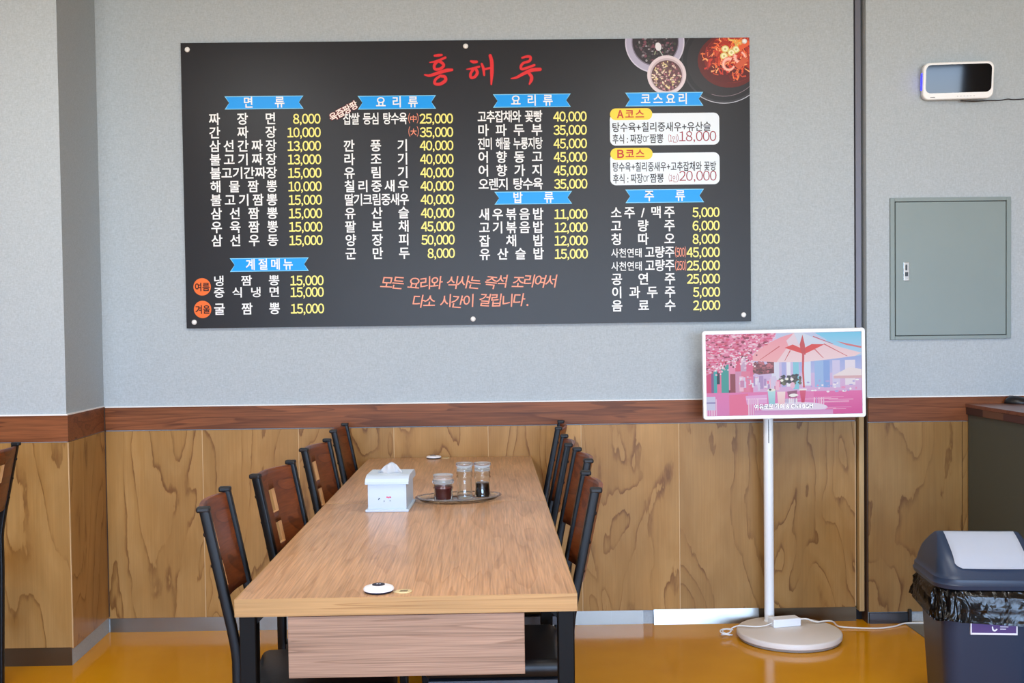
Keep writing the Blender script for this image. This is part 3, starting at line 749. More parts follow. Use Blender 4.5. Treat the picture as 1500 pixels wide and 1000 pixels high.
def make_table(label):
    t = thing('dining_table', label, 'table', (0, 0, 0), 0)
    bm = B(); box(bm, -TW / 2 + 0.002, TW / 2 - 0.002, -TL / 2 + 0.002, TL / 2 - 0.002, TH - TT, TH, 0.0006, 1); obj('tabletop', bm, OAK_TOP, t)
    bm = B()
    for a in ((-TW / 2, TW / 2, -TL / 2, -TL / 2 + 0.002), (-TW / 2, TW / 2, TL / 2 - 0.002, TL / 2), (-TW / 2, -TW / 2 + 0.002, -TL / 2 + 0.002, TL / 2 - 0.002), (TW / 2 - 0.002, TW / 2, -TL / 2 + 0.002, TL / 2 - 0.002)):
        box(bm, *a, TH - TT, TH - 0.0004)
    obj('edge_band', bm, OAK_BAND, t)
    lw = 0.034
    for sx in (-1, 1):
        for sy in (-1, 1):
            bm = B(); x, y = sx * (TW / 2 - 0.006 - lw / 2), sy * (TL / 2 - 0.012 - lw / 2)
            box(bm, x - lw / 2, x + lw / 2, y - lw / 2, y + lw / 2, 0.008, TH - TT - 0.0004, 0.002, 1)
            prism(bm, [(x - sx * lw / 2, TH - TT - 0.001), (x - sx * (lw / 2 + 0.020), TH - TT - 0.001), (x - sx * lw / 2, TH - TT - 0.021)], 'y', y - 0.004, y + 0.004)
            lg = obj('leg', bm, BLACK_STEEL, t)
            bm = B(); lathe(bm, [(0.014, 0.0), (0.015, 0.006), (0.012, 0.009)], 16, (x, y)); obj('foot', bm, mat('black_rubber', (16, 16, 17), 0.8), lg)
    bm = B()
    for s in (-1, 1):
        x = s * (TW / 2 - 0.023); box(bm, x - 0.010, x + 0.010, -TL / 2 + 0.048, TL / 2 - 0.048, TH - TT - 0.026, TH - TT - 0.0006)
        y = s * (TL / 2 - 0.10); box(bm, -TW / 2 + 0.034, TW / 2 - 0.034, y - 0.010, y + 0.010, TH - TT - 0.02, TH - TT - 0.0006)
    obj('apron', bm, BLACK_STEEL, t)
    dr = thing('drawer', '', '') ; dr.parent = t
    for k_ in ('label', 'category'): del dr[k_]
    x0, x1 = -0.246, 0.243
    bm = B(); box(bm, x0, x1, -TL / 2 + 0.010, -TL / 2 + 0.028, 0.576, TH - TT - 0.004, 0.0008, 1); obj('drawer_front', bm, OAK_FRONT, dr)
    bm = B()
    box(bm, x0 + 0.02, x0 + 0.03, -TL / 2 + 0.028, -TL / 2 + 0.40, 0.595, 0.68); box(bm, x1 - 0.03, x1 - 0.02, -TL / 2 + 0.028, -TL / 2 + 0.40, 0.595, 0.68)
    box(bm, x0 + 0.02, x1 - 0.02, -TL / 2 + 0.028, -TL / 2 + 0.40, 0.588, 0.5949); obj('drawer_tray', bm, BLACK_STEEL, dr)
    return t
TR = 0.0102; ct, st_ = math.cos(TR), math.sin(TR)
TP = lambda a, b: (-0.5527 + ct * a - st_ * b, 2.1578 + st_ * a + ct * b, 0.0)
table1 = make_table('oak laminate dining table in front, with drawer and tissue box on it')
table1.location = TP(TW / 2, TL / 2); table1.rotation_euler = (0, 0, TR)
table2 = dup(table1, TP(TW / 2, TL * 1.5 + 0.0015), TR, 'oak laminate dining table behind, its end against the plywood wall')

for tbl, sy, dy in ((table1, 1, -0.355), (table2, -1, 0.095)):      # the inner right legs stand clear of the chair at the joint
    for ch in tbl.children:
        if ch.name.startswith('leg'):
            c = sum((v.co for v in ch.data.vertices), Vector()) / len(ch.data.vertices)
            if c.x > 0 and c.y * sy > 0: ch.location.y += dy
# ------------------------------------------------------------------ steel chairs with bent-ply backrests
CHAIR_STEEL = mat('dark_blue_black_steel', (13, 15, 19), 0.34, spec=0.24, bump=(400, 0.06, 0.0004))
CHAIR_WOOD = wood('walnut_stained_ply', (126, 67, 34), (104, 52, 26), (70, 34, 17), figure=(4, 2.2, 7.0), rings=7, line=0.5, fibre=(90, 8, 220), fibre_amt=0.2, rough=0.36, seed=3.3)
CHAIR_EDGE = mat('tan_ply_edge', (196, 150, 100), 0.5, vary=0.15, vscale=40)
VINYL = mat('black_vinyl', (15, 16, 19), 0.38, spec=0.4, bump=(120, 0.15, 0.001))
CAP = mat('black_plastic_cap', (18, 19, 23), 0.45, spec=0.4)
KZ, TOPZ, LEAN, HW = 0.60, 0.902, 0.064, 0.155
def post_x(z): return 0.0 if z < KZ else -LEAN * (z - KZ) / (TOPZ - KZ)
def make_chair(label):
    t = thing('dining_chair', label, 'chair', (0, 0, 0), 0, 'chairs around the long table')
    prof = rrect(0.022, 0.023, 0.004, 2)
    for s in (-1, 1):
        bm = B(); pts = [(0.012, s * HW, 0.012), (0.0, s * HW, 0.45), (0, s * HW, KZ - 0.04), (-0.003, s * HW, KZ - 0.01), (-0.010, s * HW, KZ + 0.03), (post_x(TOPZ), s * HW, TOPZ - 0.006)]
        tube(bm, pts, 0.01, prof=prof, upv=(0, 1, 0)); p = obj('back_post', bm, CHAIR_STEEL, t, smooth=40)
        bm = B(); x = post_x(TOPZ); box(bm, x - 0.018, x + 0.0120, s * HW - 0.0122, s * HW + 0.0122, TOPZ - 0.008, TOPZ + 0.005, 0.004, 2); obj('post_cap', bm, CAP, p)
        bm = B(); box(bm, 0.0, 0.024, s * HW - 0.012, s * HW + 0.012, 0.0, 0.016, 0.003, 1); obj('foot', bm, mat('black_rubber', (16, 16, 17), 0.8), p)
    # backrest: bent sheet behind the posts with two stacked windows
    bm = B(); NY, zs = 24, [0.666, 0.690, 0.7195, 0.749, 0.762, 0.777, 0.809, 0.842, 0.868, 0.884, 0.893]
    W = HW; half = 0.024
    ys = sorted([-W + 2 * W * i / NY for i in range(NY + 1)] + [-half, half])
    ys = [y for i, y in enumerate(ys) if i == 0 or y - ys[i - 1] > 1e-4]
    def pt(y, z, off):
        b = 0.027 * (1 - (y / W) ** 2); zz = z
        if z > 0.885: zz = z + 0.004 * (1 - (y / W) ** 2)
        return (post_x(z) + 0.002 - b - off, y, zz)
    F = [[bm.verts.new(pt(y, z, 0)) for y in ys] for z in zs]; K = [[bm.verts.new(pt(y, z, 0.010)) for y in ys] for z in zs]
    keep = {}
    for i in range(len(zs) - 1):
        for j in range(len(ys) - 1):
            zc, yc = (zs[i] + zs[i + 1]) / 2, (ys[j] + ys[j + 1]) / 2
            hole = abs(yc) < half and (0.690 < zc < 0.749 or 0.777 < zc < 0.842)
            keep[(i, j)] = not hole
            if hole: continue
            for V, rev in ((F, False), (K, True)):
                q = [V[i][j], V[i][j + 1], V[i + 1][j + 1], V[i + 1][j]]
                f = bm.faces.new(q[::-1] if rev else q); f.smooth = True
    for (i, j), k_ in keep.items():
        if not k_: continue
        for di, dj, a, b in ((-1, 0, (i, j), (i, j + 1)), (1, 0, (i + 1, j), (i + 1, j + 1)), (0, -1, (i, j), (i + 1, j)), (0, 1, (i, j + 1), (i + 1, j + 1))):
            if not keep.get((i + di, j + dj), False):
                inner = (i + di, j + dj) in keep
                f = bm.faces.new((F[a[0]][a[1]], F[b[0]][b[1]], K[b[0]][b[1]], K[a[0]][a[1]])); f.material_index = 1 if (inner or dj) else 0
    bk = obj('backrest', bm, [CHAIR_WOOD, CHAIR_EDGE], t)
    for s in (-1, 1):
        for z in (0.705, 0.775, 0.845):
            bm = B(); lathe(bm, [(0.006, 0), (0.0058, 0.003), (0.003, 0.0055)], 10)
            bmesh.ops.transform(bm, matrix=Matrix.Translation((post_x(z) - 0.0105, s * (HW + 0.003), z)) @ Matrix.Rotation(-PI / 2, 4, 'Y'), verts=bm.verts); obj('screw', bm, CAP, bk)
    bm = B(); box(bm, 0.016, 0.356, -0.165, 0.165, 0.442, 0.490, 0.020, 4); obj('seat', bm, VINYL, t, smooth=60)
    bm = B()
    for s in (-1, 1): box(bm, 0.0112, 0.345, s * 0.150 - 0.011, s * 0.150 + 0.011, 0.416, 0.441)
    box(bm, 0.325, 0.345, -0.138, 0.138, 0.416, 0.441); box(bm, 0.0, 0.018, -0.138, 0.138, 0.416, 0.441); obj('seat_frame', bm, mat('grey_blue_seat_frame', (62, 66, 76), 0.4), t)
    for s in (-1, 1):
        bm = B(); tube(bm, [(0.345, s * 0.150, 0.010), (0.335, s * 0.150, 0.415)], 0.01, prof=prof, upv=(0, 1, 0)); lg = obj('leg', bm, CHAIR_STEEL, t)
        bm = B(); box(bm, 0.333, 0.357, s * 0.150 - 0.012, s * 0.150 + 0.012, 0.0, 0.014, 0.003, 1); obj('foot', bm, mat('black_rubber', (16, 16, 17), 0.8), lg)
        bm = B(); box(bm, 0.014, 0.33, s * 0.152 - 0.007, s * 0.152 + 0.007, 0.20, 0.222); obj('stretcher', bm, CHAIR_STEEL, t)
    return t
chair0 = make_chair('dark walnut back chair nearest the camera on the table left side')
G = 'chairs around the long table'
chair0.location = (-0.614, 2.505, 0); chair0.rotation_euler = (0, 0, math.radians(6))
dup(chair0, (-0.590, 3.03, 0), math.radians(-6.5), 'left row chair beside the table, second from the camera, both back slots showing')
dup(chair0, (-0.580, 3.67, 0), math.radians(-5), 'left row chair beside the table, second from the plywood wall')
dup(chair0, (-0.598, 4.33, 0), math.radians(0), 'left row chair furthest from the camera, right in front of the plywood wall')
dup(chair0, (0.160, 2.70, 0), math.radians(180), 'right row chair nearest the camera beside the drawer end of the table')
dup(chair0, (0.184, 3.27, 0), math.radians(182), 'right row chair behind the nearest one, second from the camera')
dup(chair0, (0.161, 3.71, 0), math.radians(179), 'right row chair third from the camera, half hidden behind others')
dup(chair0, (0.173, 4.33, 0), math.radians(175), 'right row chair furthest back, standing next to the plywood wall')
far = dup(chair0, (-1.835, 3.70, 0), math.radians(180), 'chair cut off by the left edge, in front of the plywood column'); del far['group']

# ------------------------------------------------------------------ things on the tables
def T(a, b, z=TH):
    return Vector((a, b, z))
WHITE_BOX = mat('white_lacquer', (192, 206, 222), 0.35, vary=0.03)
tb = thing('tissue_box', 'white wooden tissue box with curved lid on the front table', 'tissue box', (-0.3465, 3.285, TH), math.radians(-1.5))
bm = B(); box(bm, -0.066, 0.066, -0.102, 0.102, 0.0, 0.0085, 0.002, 1); obj('plinth', bm, WHITE_BOX, tb)
bm = B(); box(bm, -0.0585, 0.0585, -0.095, 0.095, 0.0085, 0.084, 0.001, 1); bx = obj('body', bm, WHITE_BOX, tb)
cove = [(-0.066, 0.084), (-0.066, 0.091), (-0.060, 0.100), (-0.050, 0.106), (-0.040, 0.109), (0.040, 0.109), (0.050, 0.106), (0.060, 0.100), (0.066, 0.091), (0.066, 0.084)]
bm = B(); prism(bm, [(p[0] * 1.5, p[1]) for p in cove], 'x', -0.066, 0.066); obj('lid', bm, WHITE_BOX, tb)
bm = B(); rn = random.Random(4)
def disc(u, v, r, mi): 
    f = bm.faces.new([bm.verts.new((u + r * math.cos(2 * PI * i / 10), -0.0954, v + r * math.sin(2 * PI * i / 10))) for i in range(10)]); f.material_index = mi
disc(-0.024, 0.041, 0.0022, 0); disc(-0.009, 0.033, 0.0016, 0); disc(0.009, 0.034, 0.0016, 0); disc(-0.026, 0.038, 0.0015, 0)
for i in range(3): disc(0.000 + i * 0.0045, 0.045 - 0.001 * (i % 2), 0.0026, 1)
disc(0.011, 0.044, 0.0018, 2); obj('printed_motif', bm, [mat('ink_dark_teal', (60, 70, 90), 0.5), mat('ink_rose', (214, 96, 128), 0.5), mat('ink_violet', (130, 90, 150), 0.5)], tb)
# a tissue drawn up through the lid: folded fan
bm = B(); N = 28; rows_ = 7
grid = []
for j in range(rows_):
    t_ = j / (rows_ - 1); ring = []
    for i in range(N):
        a = i / (N - 1); ww = 0.039 * (1 - 0.30 * t_ ** 1.6)
        x = -ww + 2 * ww * a + 0.004 * t_
        y = 0.010 * math.sin(a * PI * 3 + 0.6) * (1 - 0.55 * t_) + 0.003 * math.sin(a * 17 + j)
        z = 0.1075 + (0.034 * math.sin(PI * (0.16 + 0.68 * a)) ** 1.1) * t_ + 0.0015 * math.sin(a * 11 + j * 1.3)
        ring.append(bm.verts.new((x, y, z)))
    grid.append(ring)
for j in range(rows_ - 1):
    for i in range(N - 1):
        f = bm.faces.new((grid[j][i], grid[j][i + 1], grid[j + 1][i + 1], grid[j + 1][i])); f.smooth = True
g2 = bmesh.ops.solidify(bm, geom=bm.faces[:], thickness=0.0012)
ts = obj('tissue', bm, mat('white_tissue_paper', (240, 240, 242), 0.9, bump=(150, 0.3, 0.001)), None, (-0.3465, 3.262, TH), (0, 0, math.radians(-1.5)))
tag(ts, 'crumpled white tissue sheet poking up out of the white box', 'tissue')

LIDGLASS = mat('cloudy_glass', (240, 244, 248), 0.05, trans=0.90, ior=1.45)
GLASS = mat('clear_glass', (248, 252, 252), 0.02, trans=1.0, ior=1.45)
tr = thing('condiment_tray', 'clear oval glass tray under the condiment bottles', 'tray', (-0.1405, 3.392, TH), math.radians(14))
bm = B(); a_, b_ = 0.137, 0.088
lathe(bm, [(0.80, 0.0), (0.86, 0.0), (0.93, 0.006), (1.0, 0.0135), (0.985, 0.0155), (0.90, 0.0075), (0.84, 0.004), (0.01, 0.004)], 56, sx=a_, sy=b_, caps=False)
rr = [v for v in bm.verts if abs(v.co.z) < 1e-6 and (v.co.x / a_) ** 2 + (v.co.y / b_) ** 2 < 0.66]
bm.faces.new(rr); inn = [v for v in bm.verts if abs(v.co.z - 0.004) < 1e-6 and (v.co.x / a_) ** 2 + (v.co.y / b_) ** 2 < 0.01]; bm.faces.new(inn)
obj('dish', bm, GLASS, tr, smooth=50)
bm = B(); lathe(bm, [(0.985, 0.0125), (1.03, 0.0135), (1.03, 0.0165), (0.985, 0.0165), (0.985, 0.0125)], 56, sx=a_, sy=b_, caps=False); obj('rim', bm, LIDGLASS, tr, smooth=50)
TZ = TH + 0.0046
def vessel(name, label, x, y, prof_out, wall, fill, fill_c, lid):
    t = thing(name, label, 'jar' if 'jar' in name else 'bottle', (x, y, TZ))
    inner = [(max(r - wall, 0.002), max(z, 0.004)) for r, z in prof_out]
    bm = B(); lathe(bm, prof_out + inner[::-1], 36, caps=False)
    bot = [v for v in bm.verts if v.co.z < 1e-6]; bm.faces.new(bot)
    r0 = inner[0][0]; fl = [v for v in bm.verts if abs(v.co.z - 0.004) < 1e-6 and abs(math.hypot(v.co.x, v.co.y) - r0) < 1e-5]
    if len(fl) > 3: bm.faces.new(fl)
    obj('glass', bm, GLASS, t, smooth=50)
    if fill:
        z1 = fill; pr = [(r - wall - 0.0006, z) for r, z in prof_out if z < z1]
        pr = [(pr[0][0], 0.0046)] + [p for p in pr if p[1] > 0.005] + [(pr[-1][0], z1)]
        bm = B(); lathe(bm, pr, 36); obj('contents', bm, fill_c, t, smooth=50)
    bm = B(); lathe(bm, lid, 36); obj('stopper', bm, LIDGLASS, t, smooth=50)
    return t
CHILI = mat('red_chili_paste', (92, 14, 16), 0.5, vary=0.35, vscale=220); SOY = mat('soy_sauce', (16, 7, 5), 0.15)
vessel('chili_jar', 'short glass jar of dark red chili paste on the tray', -0.189, 3.376,
       [(0.0275, 0.0), (0.0300, 0.003), (0.0300, 0.034), (0.0325, 0.038), (0.0325, 0.041), (0.0300, 0.044), (0.0300, 0.052)], 0.0028, 0.046, CHILI,
       [(0.027, 0.0525), (0.0335, 0.054), (0.0345, 0.060), (0.0335, 0.066), (0.031, 0.070), (0.030, 0.076), (0.0325, 0.079), (0.031, 0.082), (0.012, 0.082)])
bp = [(0.0245, 0.0), (0.0262, 0.003), (0.0262, 0.012), (0.0250, 0.015), (0.0250, 0.062), (0.0270, 0.066), (0.0270, 0.070), (0.0250, 0.073), (0.0262, 0.078), (0.0262, 0.082), (0.0245, 0.086)]
bl = [(0.0215, 0.0865), (0.0255, 0.088), (0.0262, 0.094), (0.0235, 0.098), (0.0262, 0.103), (0.0285, 0.108), (0.0275, 0.1135), (0.022, 0.1155), (0.010, 0.1155)]
vessel('sauce_bottle', 'clear glass bottle with little inside, middle of the tray', -0.1215, 3.412, bp, 0.0026, 0.009, mat('thin_vinegar', (226, 222, 214), 0.1, trans=0.9, ior=1.33), bl)
vessel('soy_bottle', 'glass bottle half full of black soy sauce on the tray', -0.064, 3.412, bp, 0.0026, 0.050, SOY, bl)

def bell(label, x, y, rz):
    t = thing('call_bell', label, 'call bell', (x, y, TH), rz, 'round white call bells')
    bm = B(); lathe(bm, [(0.028, 0.0), (0.0305, 0.002), (0.0315, 0.0045)], 40); obj('base', bm, mat('navy_plastic', (34, 34, 52), 0.4), t, smooth=50)
    bm = B(); lathe(bm, [(0.0318, 0.0045), (0.0322, 0.0075), (0.030, 0.0105), (0.024, 0.0125), (0.010, 0.0135)], 40); obj('cover', bm, mat('white_gloss_plastic', (236, 238, 246), 0.3), t, smooth=50)
    bm = B(); lathe(bm, [(0.0135, 0.0132), (0.0130, 0.0146), (0.006, 0.0150)], 32, (-0.001, 0.006)); bt = obj('button', bm, mat('navy_plastic', (34, 34, 52), 0.4), t, smooth=50)
    bm = B(); box(bm, -0.0055, -0.0015, 0.0045, 0.0075, 0.0149, 0.0153); box(bm, 0.0005, 0.0035, 0.0045, 0.0075, 0.0149, 0.0153); obj('mark', bm, mat('pale_lettering', (214, 216, 226), 0.5), bt)
    return t
bell('round white call bell at the front edge of the near table', -0.262, 2.206, 0.0)
bell('round white call bell at the far table end by the wall', -0.292, 4.527, 0.5)
def number_tag(label, x, y, rz):
    t = thing('table_tag', label, 'tag', (x, y, TH), rz)
    bm = B(); lathe(bm, [(0.0172, 0.0), (0.018, 0.0012), (0.0172, 0.0024)], 28, sy=0.85); 
    prism(bm, [(-0.0165, -0.005), (-0.0215, 0.0), (-0.0165, 0.005)], 'z', 0.0, 0.0022); obj('plate', bm, mat('cream_gold_plate', (226, 206, 158), 0.35, 0.2), t, smooth=40)
    bm = B(); box(bm, -0.007, 0.009, 0.0015, 0.0045, 0.0024, 0.0027); box(bm, -0.009, 0.007, -0.0055, -0.0028, 0.0024, 0.0027); obj('lettering', bm, mat('dark_lettering', (50, 44, 40), 0.5), t)
number_tag('small cream tag beside the call bell at the front edge', -0.209, 2.200, 0.1)
number_tag('small cream tag beside the call bell by the wall', -0.240, 4.530, 0.2)

# ------------------------------------------------------------------ portable television on a round-based stand
TVW = mat('white_tv_plastic', (236, 238, 240), 0.35, vary=0.02)
tv = thing('portable_television', 'white framed television on a slim white floor stand with round base', 'television', (1.181, 4.330, 0.0))
bm = B(); lathe(bm, [(0.200, 0.0), (0.205, 0.003), (0.207, 0.012)], 64); obj('base_foot', bm, mat('grey_base_foot', (150, 142, 134), 0.5), tv, smooth=40)
bm = B(); lathe(bm, [(0.209, 0.012), (0.212, 0.015), (0.213, 0.030), (0.210, 0.0345), (0.206, 0.036)], 64); obj('base', bm, mat('warm_white_base', (226, 218, 212), 0.45), tv, smooth=40)
bm = B(); lathe(bm, [(0.0235, 0.036), (0.0235, 0.040), (0.0205, 0.043), (0.0205, 0.93)], 28, (-0.047, 0.135)); pole = obj('pole', bm, TVW, tv, smooth=40)
bm = B(); box(bm, -0.052, -0.049, 0.113, 0.1155, 0.80, 0.90); obj('cable_slot', bm, mat('dark_slot', (60, 62, 68), 0.6), pole)
bm = B(); box(bm, -0.075, -0.017, 0.085, 0.165, 0.92, 1.12, 0.01, 2); obj('tilt_mount', bm, TVW, tv)
SW, SH = 0.672, 0.372
scr = bpy.data.objects.new('display', None); COL.objects.link(scr); scr.parent = tv
scr.location = (0.000, 0.066, 1.0945); scr.rotation_euler = (0, math.radians(-0.55), math.radians(-3.2))
bm = B()
fr_o, fr_i = rrect(SW, SH, 0.012, 5), rrect(SW - 0.028, SH - 0.030, 0.003, 5)
lays = [[bm.verts.new((p[0], y, p[1])) for p in q] for q, y in ((fr_i, -0.006), (fr_i, -0.011), (rrect(SW - 0.004, SH - 0.004, 0.011, 5), -0.0125), (fr_o, -0.009), (fr_o, 0.008), (rrect(SW - 0.03, SH - 0.03, 0.01, 5), 0.018))]
for a, b in zip(lays, lays[1:]):
    for i in range(len(a)): bm.faces.new((a[i], a[(i + 1) % len(a)], b[(i + 1) % len(b)], b[i]))
bm.faces.new(lays[-1]); obj('frame', bm, TVW, scr)
# the picture on the screen: a pink street cafe with parasols (artwork units: 1230 x 655)
rn = random.Random(77); AW, AH = 1230.0, 655.0; S = (SW - 0.030) / AW
art = Art((0, AW, 0, AH), -0.0064, 0.0000015, 1.0)
art.rect(0, AW, 0, AH, (226, 200, 232), (226, 150, 196))
Y_ = lambda y: AH - y
def r_(x0, x1, y0, y1, c, c2=None): art.rect(x0, x1, Y_(y1), Y_(y0), c, c2)
def p_(pts, c, c2=None): art.poly([(x, Y_(y)) for x, y in pts], c, c2)
def l_(pts, w, c, w2=None): art.line([(x, Y_(y)) for x, y in pts], w, c, w2)
r_(700, 1230, 0, 240, (120, 205, 240), (196, 214, 242)); p_([(560, 0), (860, 0), (960, 60), (800, 160), (560, 160)], (196, 206, 236))
r_(300, 1230, 210, 470, (206, 200, 238), (222, 176, 220))
p_([(740, 235), (1230, 190), (1230, 330), (740, 320)], (160, 178, 232), (190, 190, 236))                    # hills
for x, w, c in ((520, 60, (226, 226, 246)), (600, 34, (176, 178, 230)), (640, 30, (240, 238, 250)), (690, 46, (140, 206, 226)), (760, 70, (222, 232, 250)), (860, 70, (160, 190, 236)), (930, 50, (140, 170, 230)), (1000, 60, (214, 206, 240)), (1100, 80, (236, 226, 240))):
    r_(x, x + w, 225, 440 + rn.uniform(-20, 20), c)
p_([(470, 250), (540, 220), (540, 320), (420, 330), (340, 300), (360, 235)], (140, 78, 84))
for i in range(60): art.blob(430 + rn.uniform(-85, 95), Y_(275 + rn.uniform(-45, 45)), rn.uniform(8, 20), rn.uniform(6, 14), rn.choice([(120, 60, 70), (160, 90, 96), (98, 62, 60), (196, 110, 120)]), rn)
for i in range(40): art.blob(665 + rn.uniform(-85, 80), Y_(370 + rn.uniform(-40, 40)), rn.uniform(10, 24), rn.uniform(8, 18), rn.choice([(96, 90, 80), (78, 74, 70), (120, 118, 92), (70, 64, 72)]), rn)
for u, v in ((600, 380), (640, 368), (680, 372)): art.ell(u, Y_(v), 13, 10, (250, 248, 240))
# big parasol
p_([(330, 215), (430, 110), (600, 30), (700, 0), (760, 0), (905, 60), (1060, 120), (1230, 170), (1180, 195), (1000, 215), (780, 235), (560, 232)], (240, 196, 206), (246, 216, 222))
p_([(330, 215), (430, 110), (600, 30), (690, 5), (650, 110), (560, 232)], (244, 158, 172), (248, 178, 184))
p_([(700, 0), (770, 0), (960, 90), (800, 110), (740, 95)], (214, 222, 240)); p_([(640, 60), (700, 5), (740, 95), (660, 110)], (236, 214, 226))
for q in (((585, 105), (430, 210)), ((670, 140), (625, 222)), ((860, 130), (930, 205)), ((935, 92), (1120, 195)), ((850, 30), (1010, 95))): l_(q, 8, (206, 92, 96), 4)
p_([(1030, 72), (1230, 118), (1230, 132), (1110, 105)], (216, 120, 124))
p_([(625, 118), (690, 92), (765, 128), (770, 170), (740, 158)], (226, 70, 62)); p_([(770, 128), (840, 92), (940, 96), (860, 135), (785, 170)], (226, 70, 62))
p_([(745, 92), (768, 15), (785, 92), (792, 175), (765, 180), (750, 130)], (206, 74, 72))
l_([(772, 165), (768, 300), (774, 440)], 18, (210, 86, 92), 14)
p_([(1000, 350), (1130, 285), (1230, 300), (1230, 350)], (240, 226, 230)); r_(1010, 1230, 350, 372, (222, 178, 186))
# buildings on the left
for x0, x1, c in ((0, 46, (216, 70, 120)), (46, 86, (70, 170, 176)), (86, 120, (232, 120, 160)), (120, 180, (70, 160, 156)), (180, 232, (240, 150, 186)), (232, 275, (226, 96, 130)), (275, 320, (206, 170, 200)), (320, 372, (230, 110, 150))):
    r_(x0, x1, 60, 655, c)
r_(40, 60, 250, 480, (130, 90, 140)); r_(178, 190, 450, 655, (120, 50, 70)); r_(190, 232, 320, 480, (150, 70, 80)); r_(84, 108, 310, 400, (40, 60, 70))
r_(232, 330, 300, 480, (214, 150, 186)); r_(280, 350, 300, 480, (230, 130, 160))
for i in range(60): r = rn.uniform(260, 560); art.rect(r, r + rn.uniform(10, 34), Y_(470 + rn.uniform(-130, 0)), Y_(478 - rn.uniform(60, 140)), rn.choice([(236, 130, 170), (246, 190, 214), (220, 206, 236), (206, 140, 180), (236, 226, 244), (180, 150, 200)]))
# blossoms
p_([(0, 0), (560, 0), (520, 60), (430, 120), (330, 190), (230, 220), (150, 250), (60, 300), (0, 330)], (232, 120, 156), (226, 130, 168))
for i in range(520):
    t = rn.random(); u = rn.uniform(0, 540) * (1 - 0.2 * t); vmax = 330 - u * 0.50
    v = rn.uniform(0, 1) ** 1.2 * max(vmax, 50)
    art.blob(u, Y_(v), rn.uniform(6, 22), rn.uniform(4, 10), rn.choice([(226, 80, 124), (238, 130, 165), (246, 190, 210), (240, 150, 182), (206, 84, 120), (214, 90, 110), (248, 214, 228), (150, 52, 78)]), rn, 7)
for i in range(120):
    a = rn.choice([(90, 280, 90, 50), (330, 190, 90, 70), (230, 220, 140, 60)])
    art.blob(a[0] + rn.gauss(0, a[2] / 2), Y_(a[1] + rn.gauss(0, a[3] / 2)), rn.uniform(5, 13), rn.uniform(4, 10), rn.choice([(252, 232, 240), (244, 190, 212), (236, 206, 226), (120, 50, 70)]), rn, 6)
# tables, chairs, glasses
r_(0, 1230, 470, 655, (232, 128, 186), (224, 130, 190)); r_(850, 1230, 470, 655, (232, 116, 180), (220, 84, 160)); p_([(180, 490), (330, 480), (330, 655), (180, 655)], (236, 116, 156))
for i in range(16): art.rect(rn.uniform(560, 1160), rn.uniform(700, 1230), Y_(520 + i * 7), Y_(516 + i * 7), rn.choice([(240, 150, 200), (210, 100, 170), (246, 190, 222)]))
p_([(310, 500), (480, 490), (480, 560), (320, 570)], (232, 170, 222)); r_(315, 480, 520, 528, (246, 206, 240))
for x0 in (0, 330, 850): 
    for k_ in range(5): r_(x0 + k_ * 18, x0 + k_ * 18 + 9, 520, 655, rn.choice([(246, 210, 232), (206, 160, 214), (236, 190, 222)]))
r_(0, 70, 500, 610, (206, 206, 236)); r_(0, 70, 545, 556, (150, 140, 190))
for i in range(26): u = rn.uniform(800, 1220); art.ell(u, Y_(rn.uniform(380, 480)), rn.uniform(6, 18), rn.uniform(4, 10), rn.choice([(246, 236, 248), (236, 150, 196), (180, 170, 226), (250, 250, 252)]))
art.ell(690, Y_(600), 270, 46, (232, 206, 236)); art.ell(690, Y_(596), 262, 40, (236, 222, 244)); r_(380, 1000, 618, 655, (214, 150, 206), (226, 160, 210))
p_([(486, 455), (548, 455), (542, 570), (494, 570)], (190, 230, 236), (150, 206, 222)); art.blob(515, Y_(455), 34, 14, (240, 236, 226), rn); art.blob(505, Y_(452), 12, 8, (60, 60, 50), rn)
p_([(560, 470), (626, 470), (618, 580), (568, 580)], (250, 226, 226), (246, 196, 206)); p_([(640, 470), (720, 460), (715, 520), (650, 520)], (150, 90, 120)); art.ell(685, Y_(420), 18, 26, (240, 190, 216)); art.blob(690, Y_(500), 40, 14, (250, 246, 246), rn)
p_([(738, 455), (790, 455), (776, 560), (752, 560)], (222, 96, 130), (206, 60, 100)); r_(735, 795, 448, 462, (246, 236, 240))
for i in range(7): art.ell(630 + i * 14, Y_(545), 6, 22, rn.choice([(236, 236, 246), (190, 190, 220)]))
art.bm.verts.ensure_lookup_table()
for v in art.bm.verts: v.co.x = v.co.x * S - (SW - 0.030) / 2; v.co.z = v.co.z * (SH - 0.032) / AH - (SH - 0.032) / 2
art.done('screen', col_mat('lit_screen', 0.25, 0.80), scr)
bm = B(); a0, b0, c0 = -(SW - 0.03) / 2, -(SH - 0.032) / 2, S
for dd, bold, mi in ((-0.0086, 0.065, 1), (-0.0090, -0.004, 0)):
    text_fit(bm, '여유로운 카페 & Chill BGM', a0 + 380 * c0, a0 + 840 * c0, b0 + 48 * c0, b0 + 88 * c0, dd, bold, mi)
obj('caption', bm, [mat('lit_caption', (244, 240, 244), 0.3, emit=0.8), mat('caption_outline', (52, 40, 56), 0.3, emit=0.5)], scr)

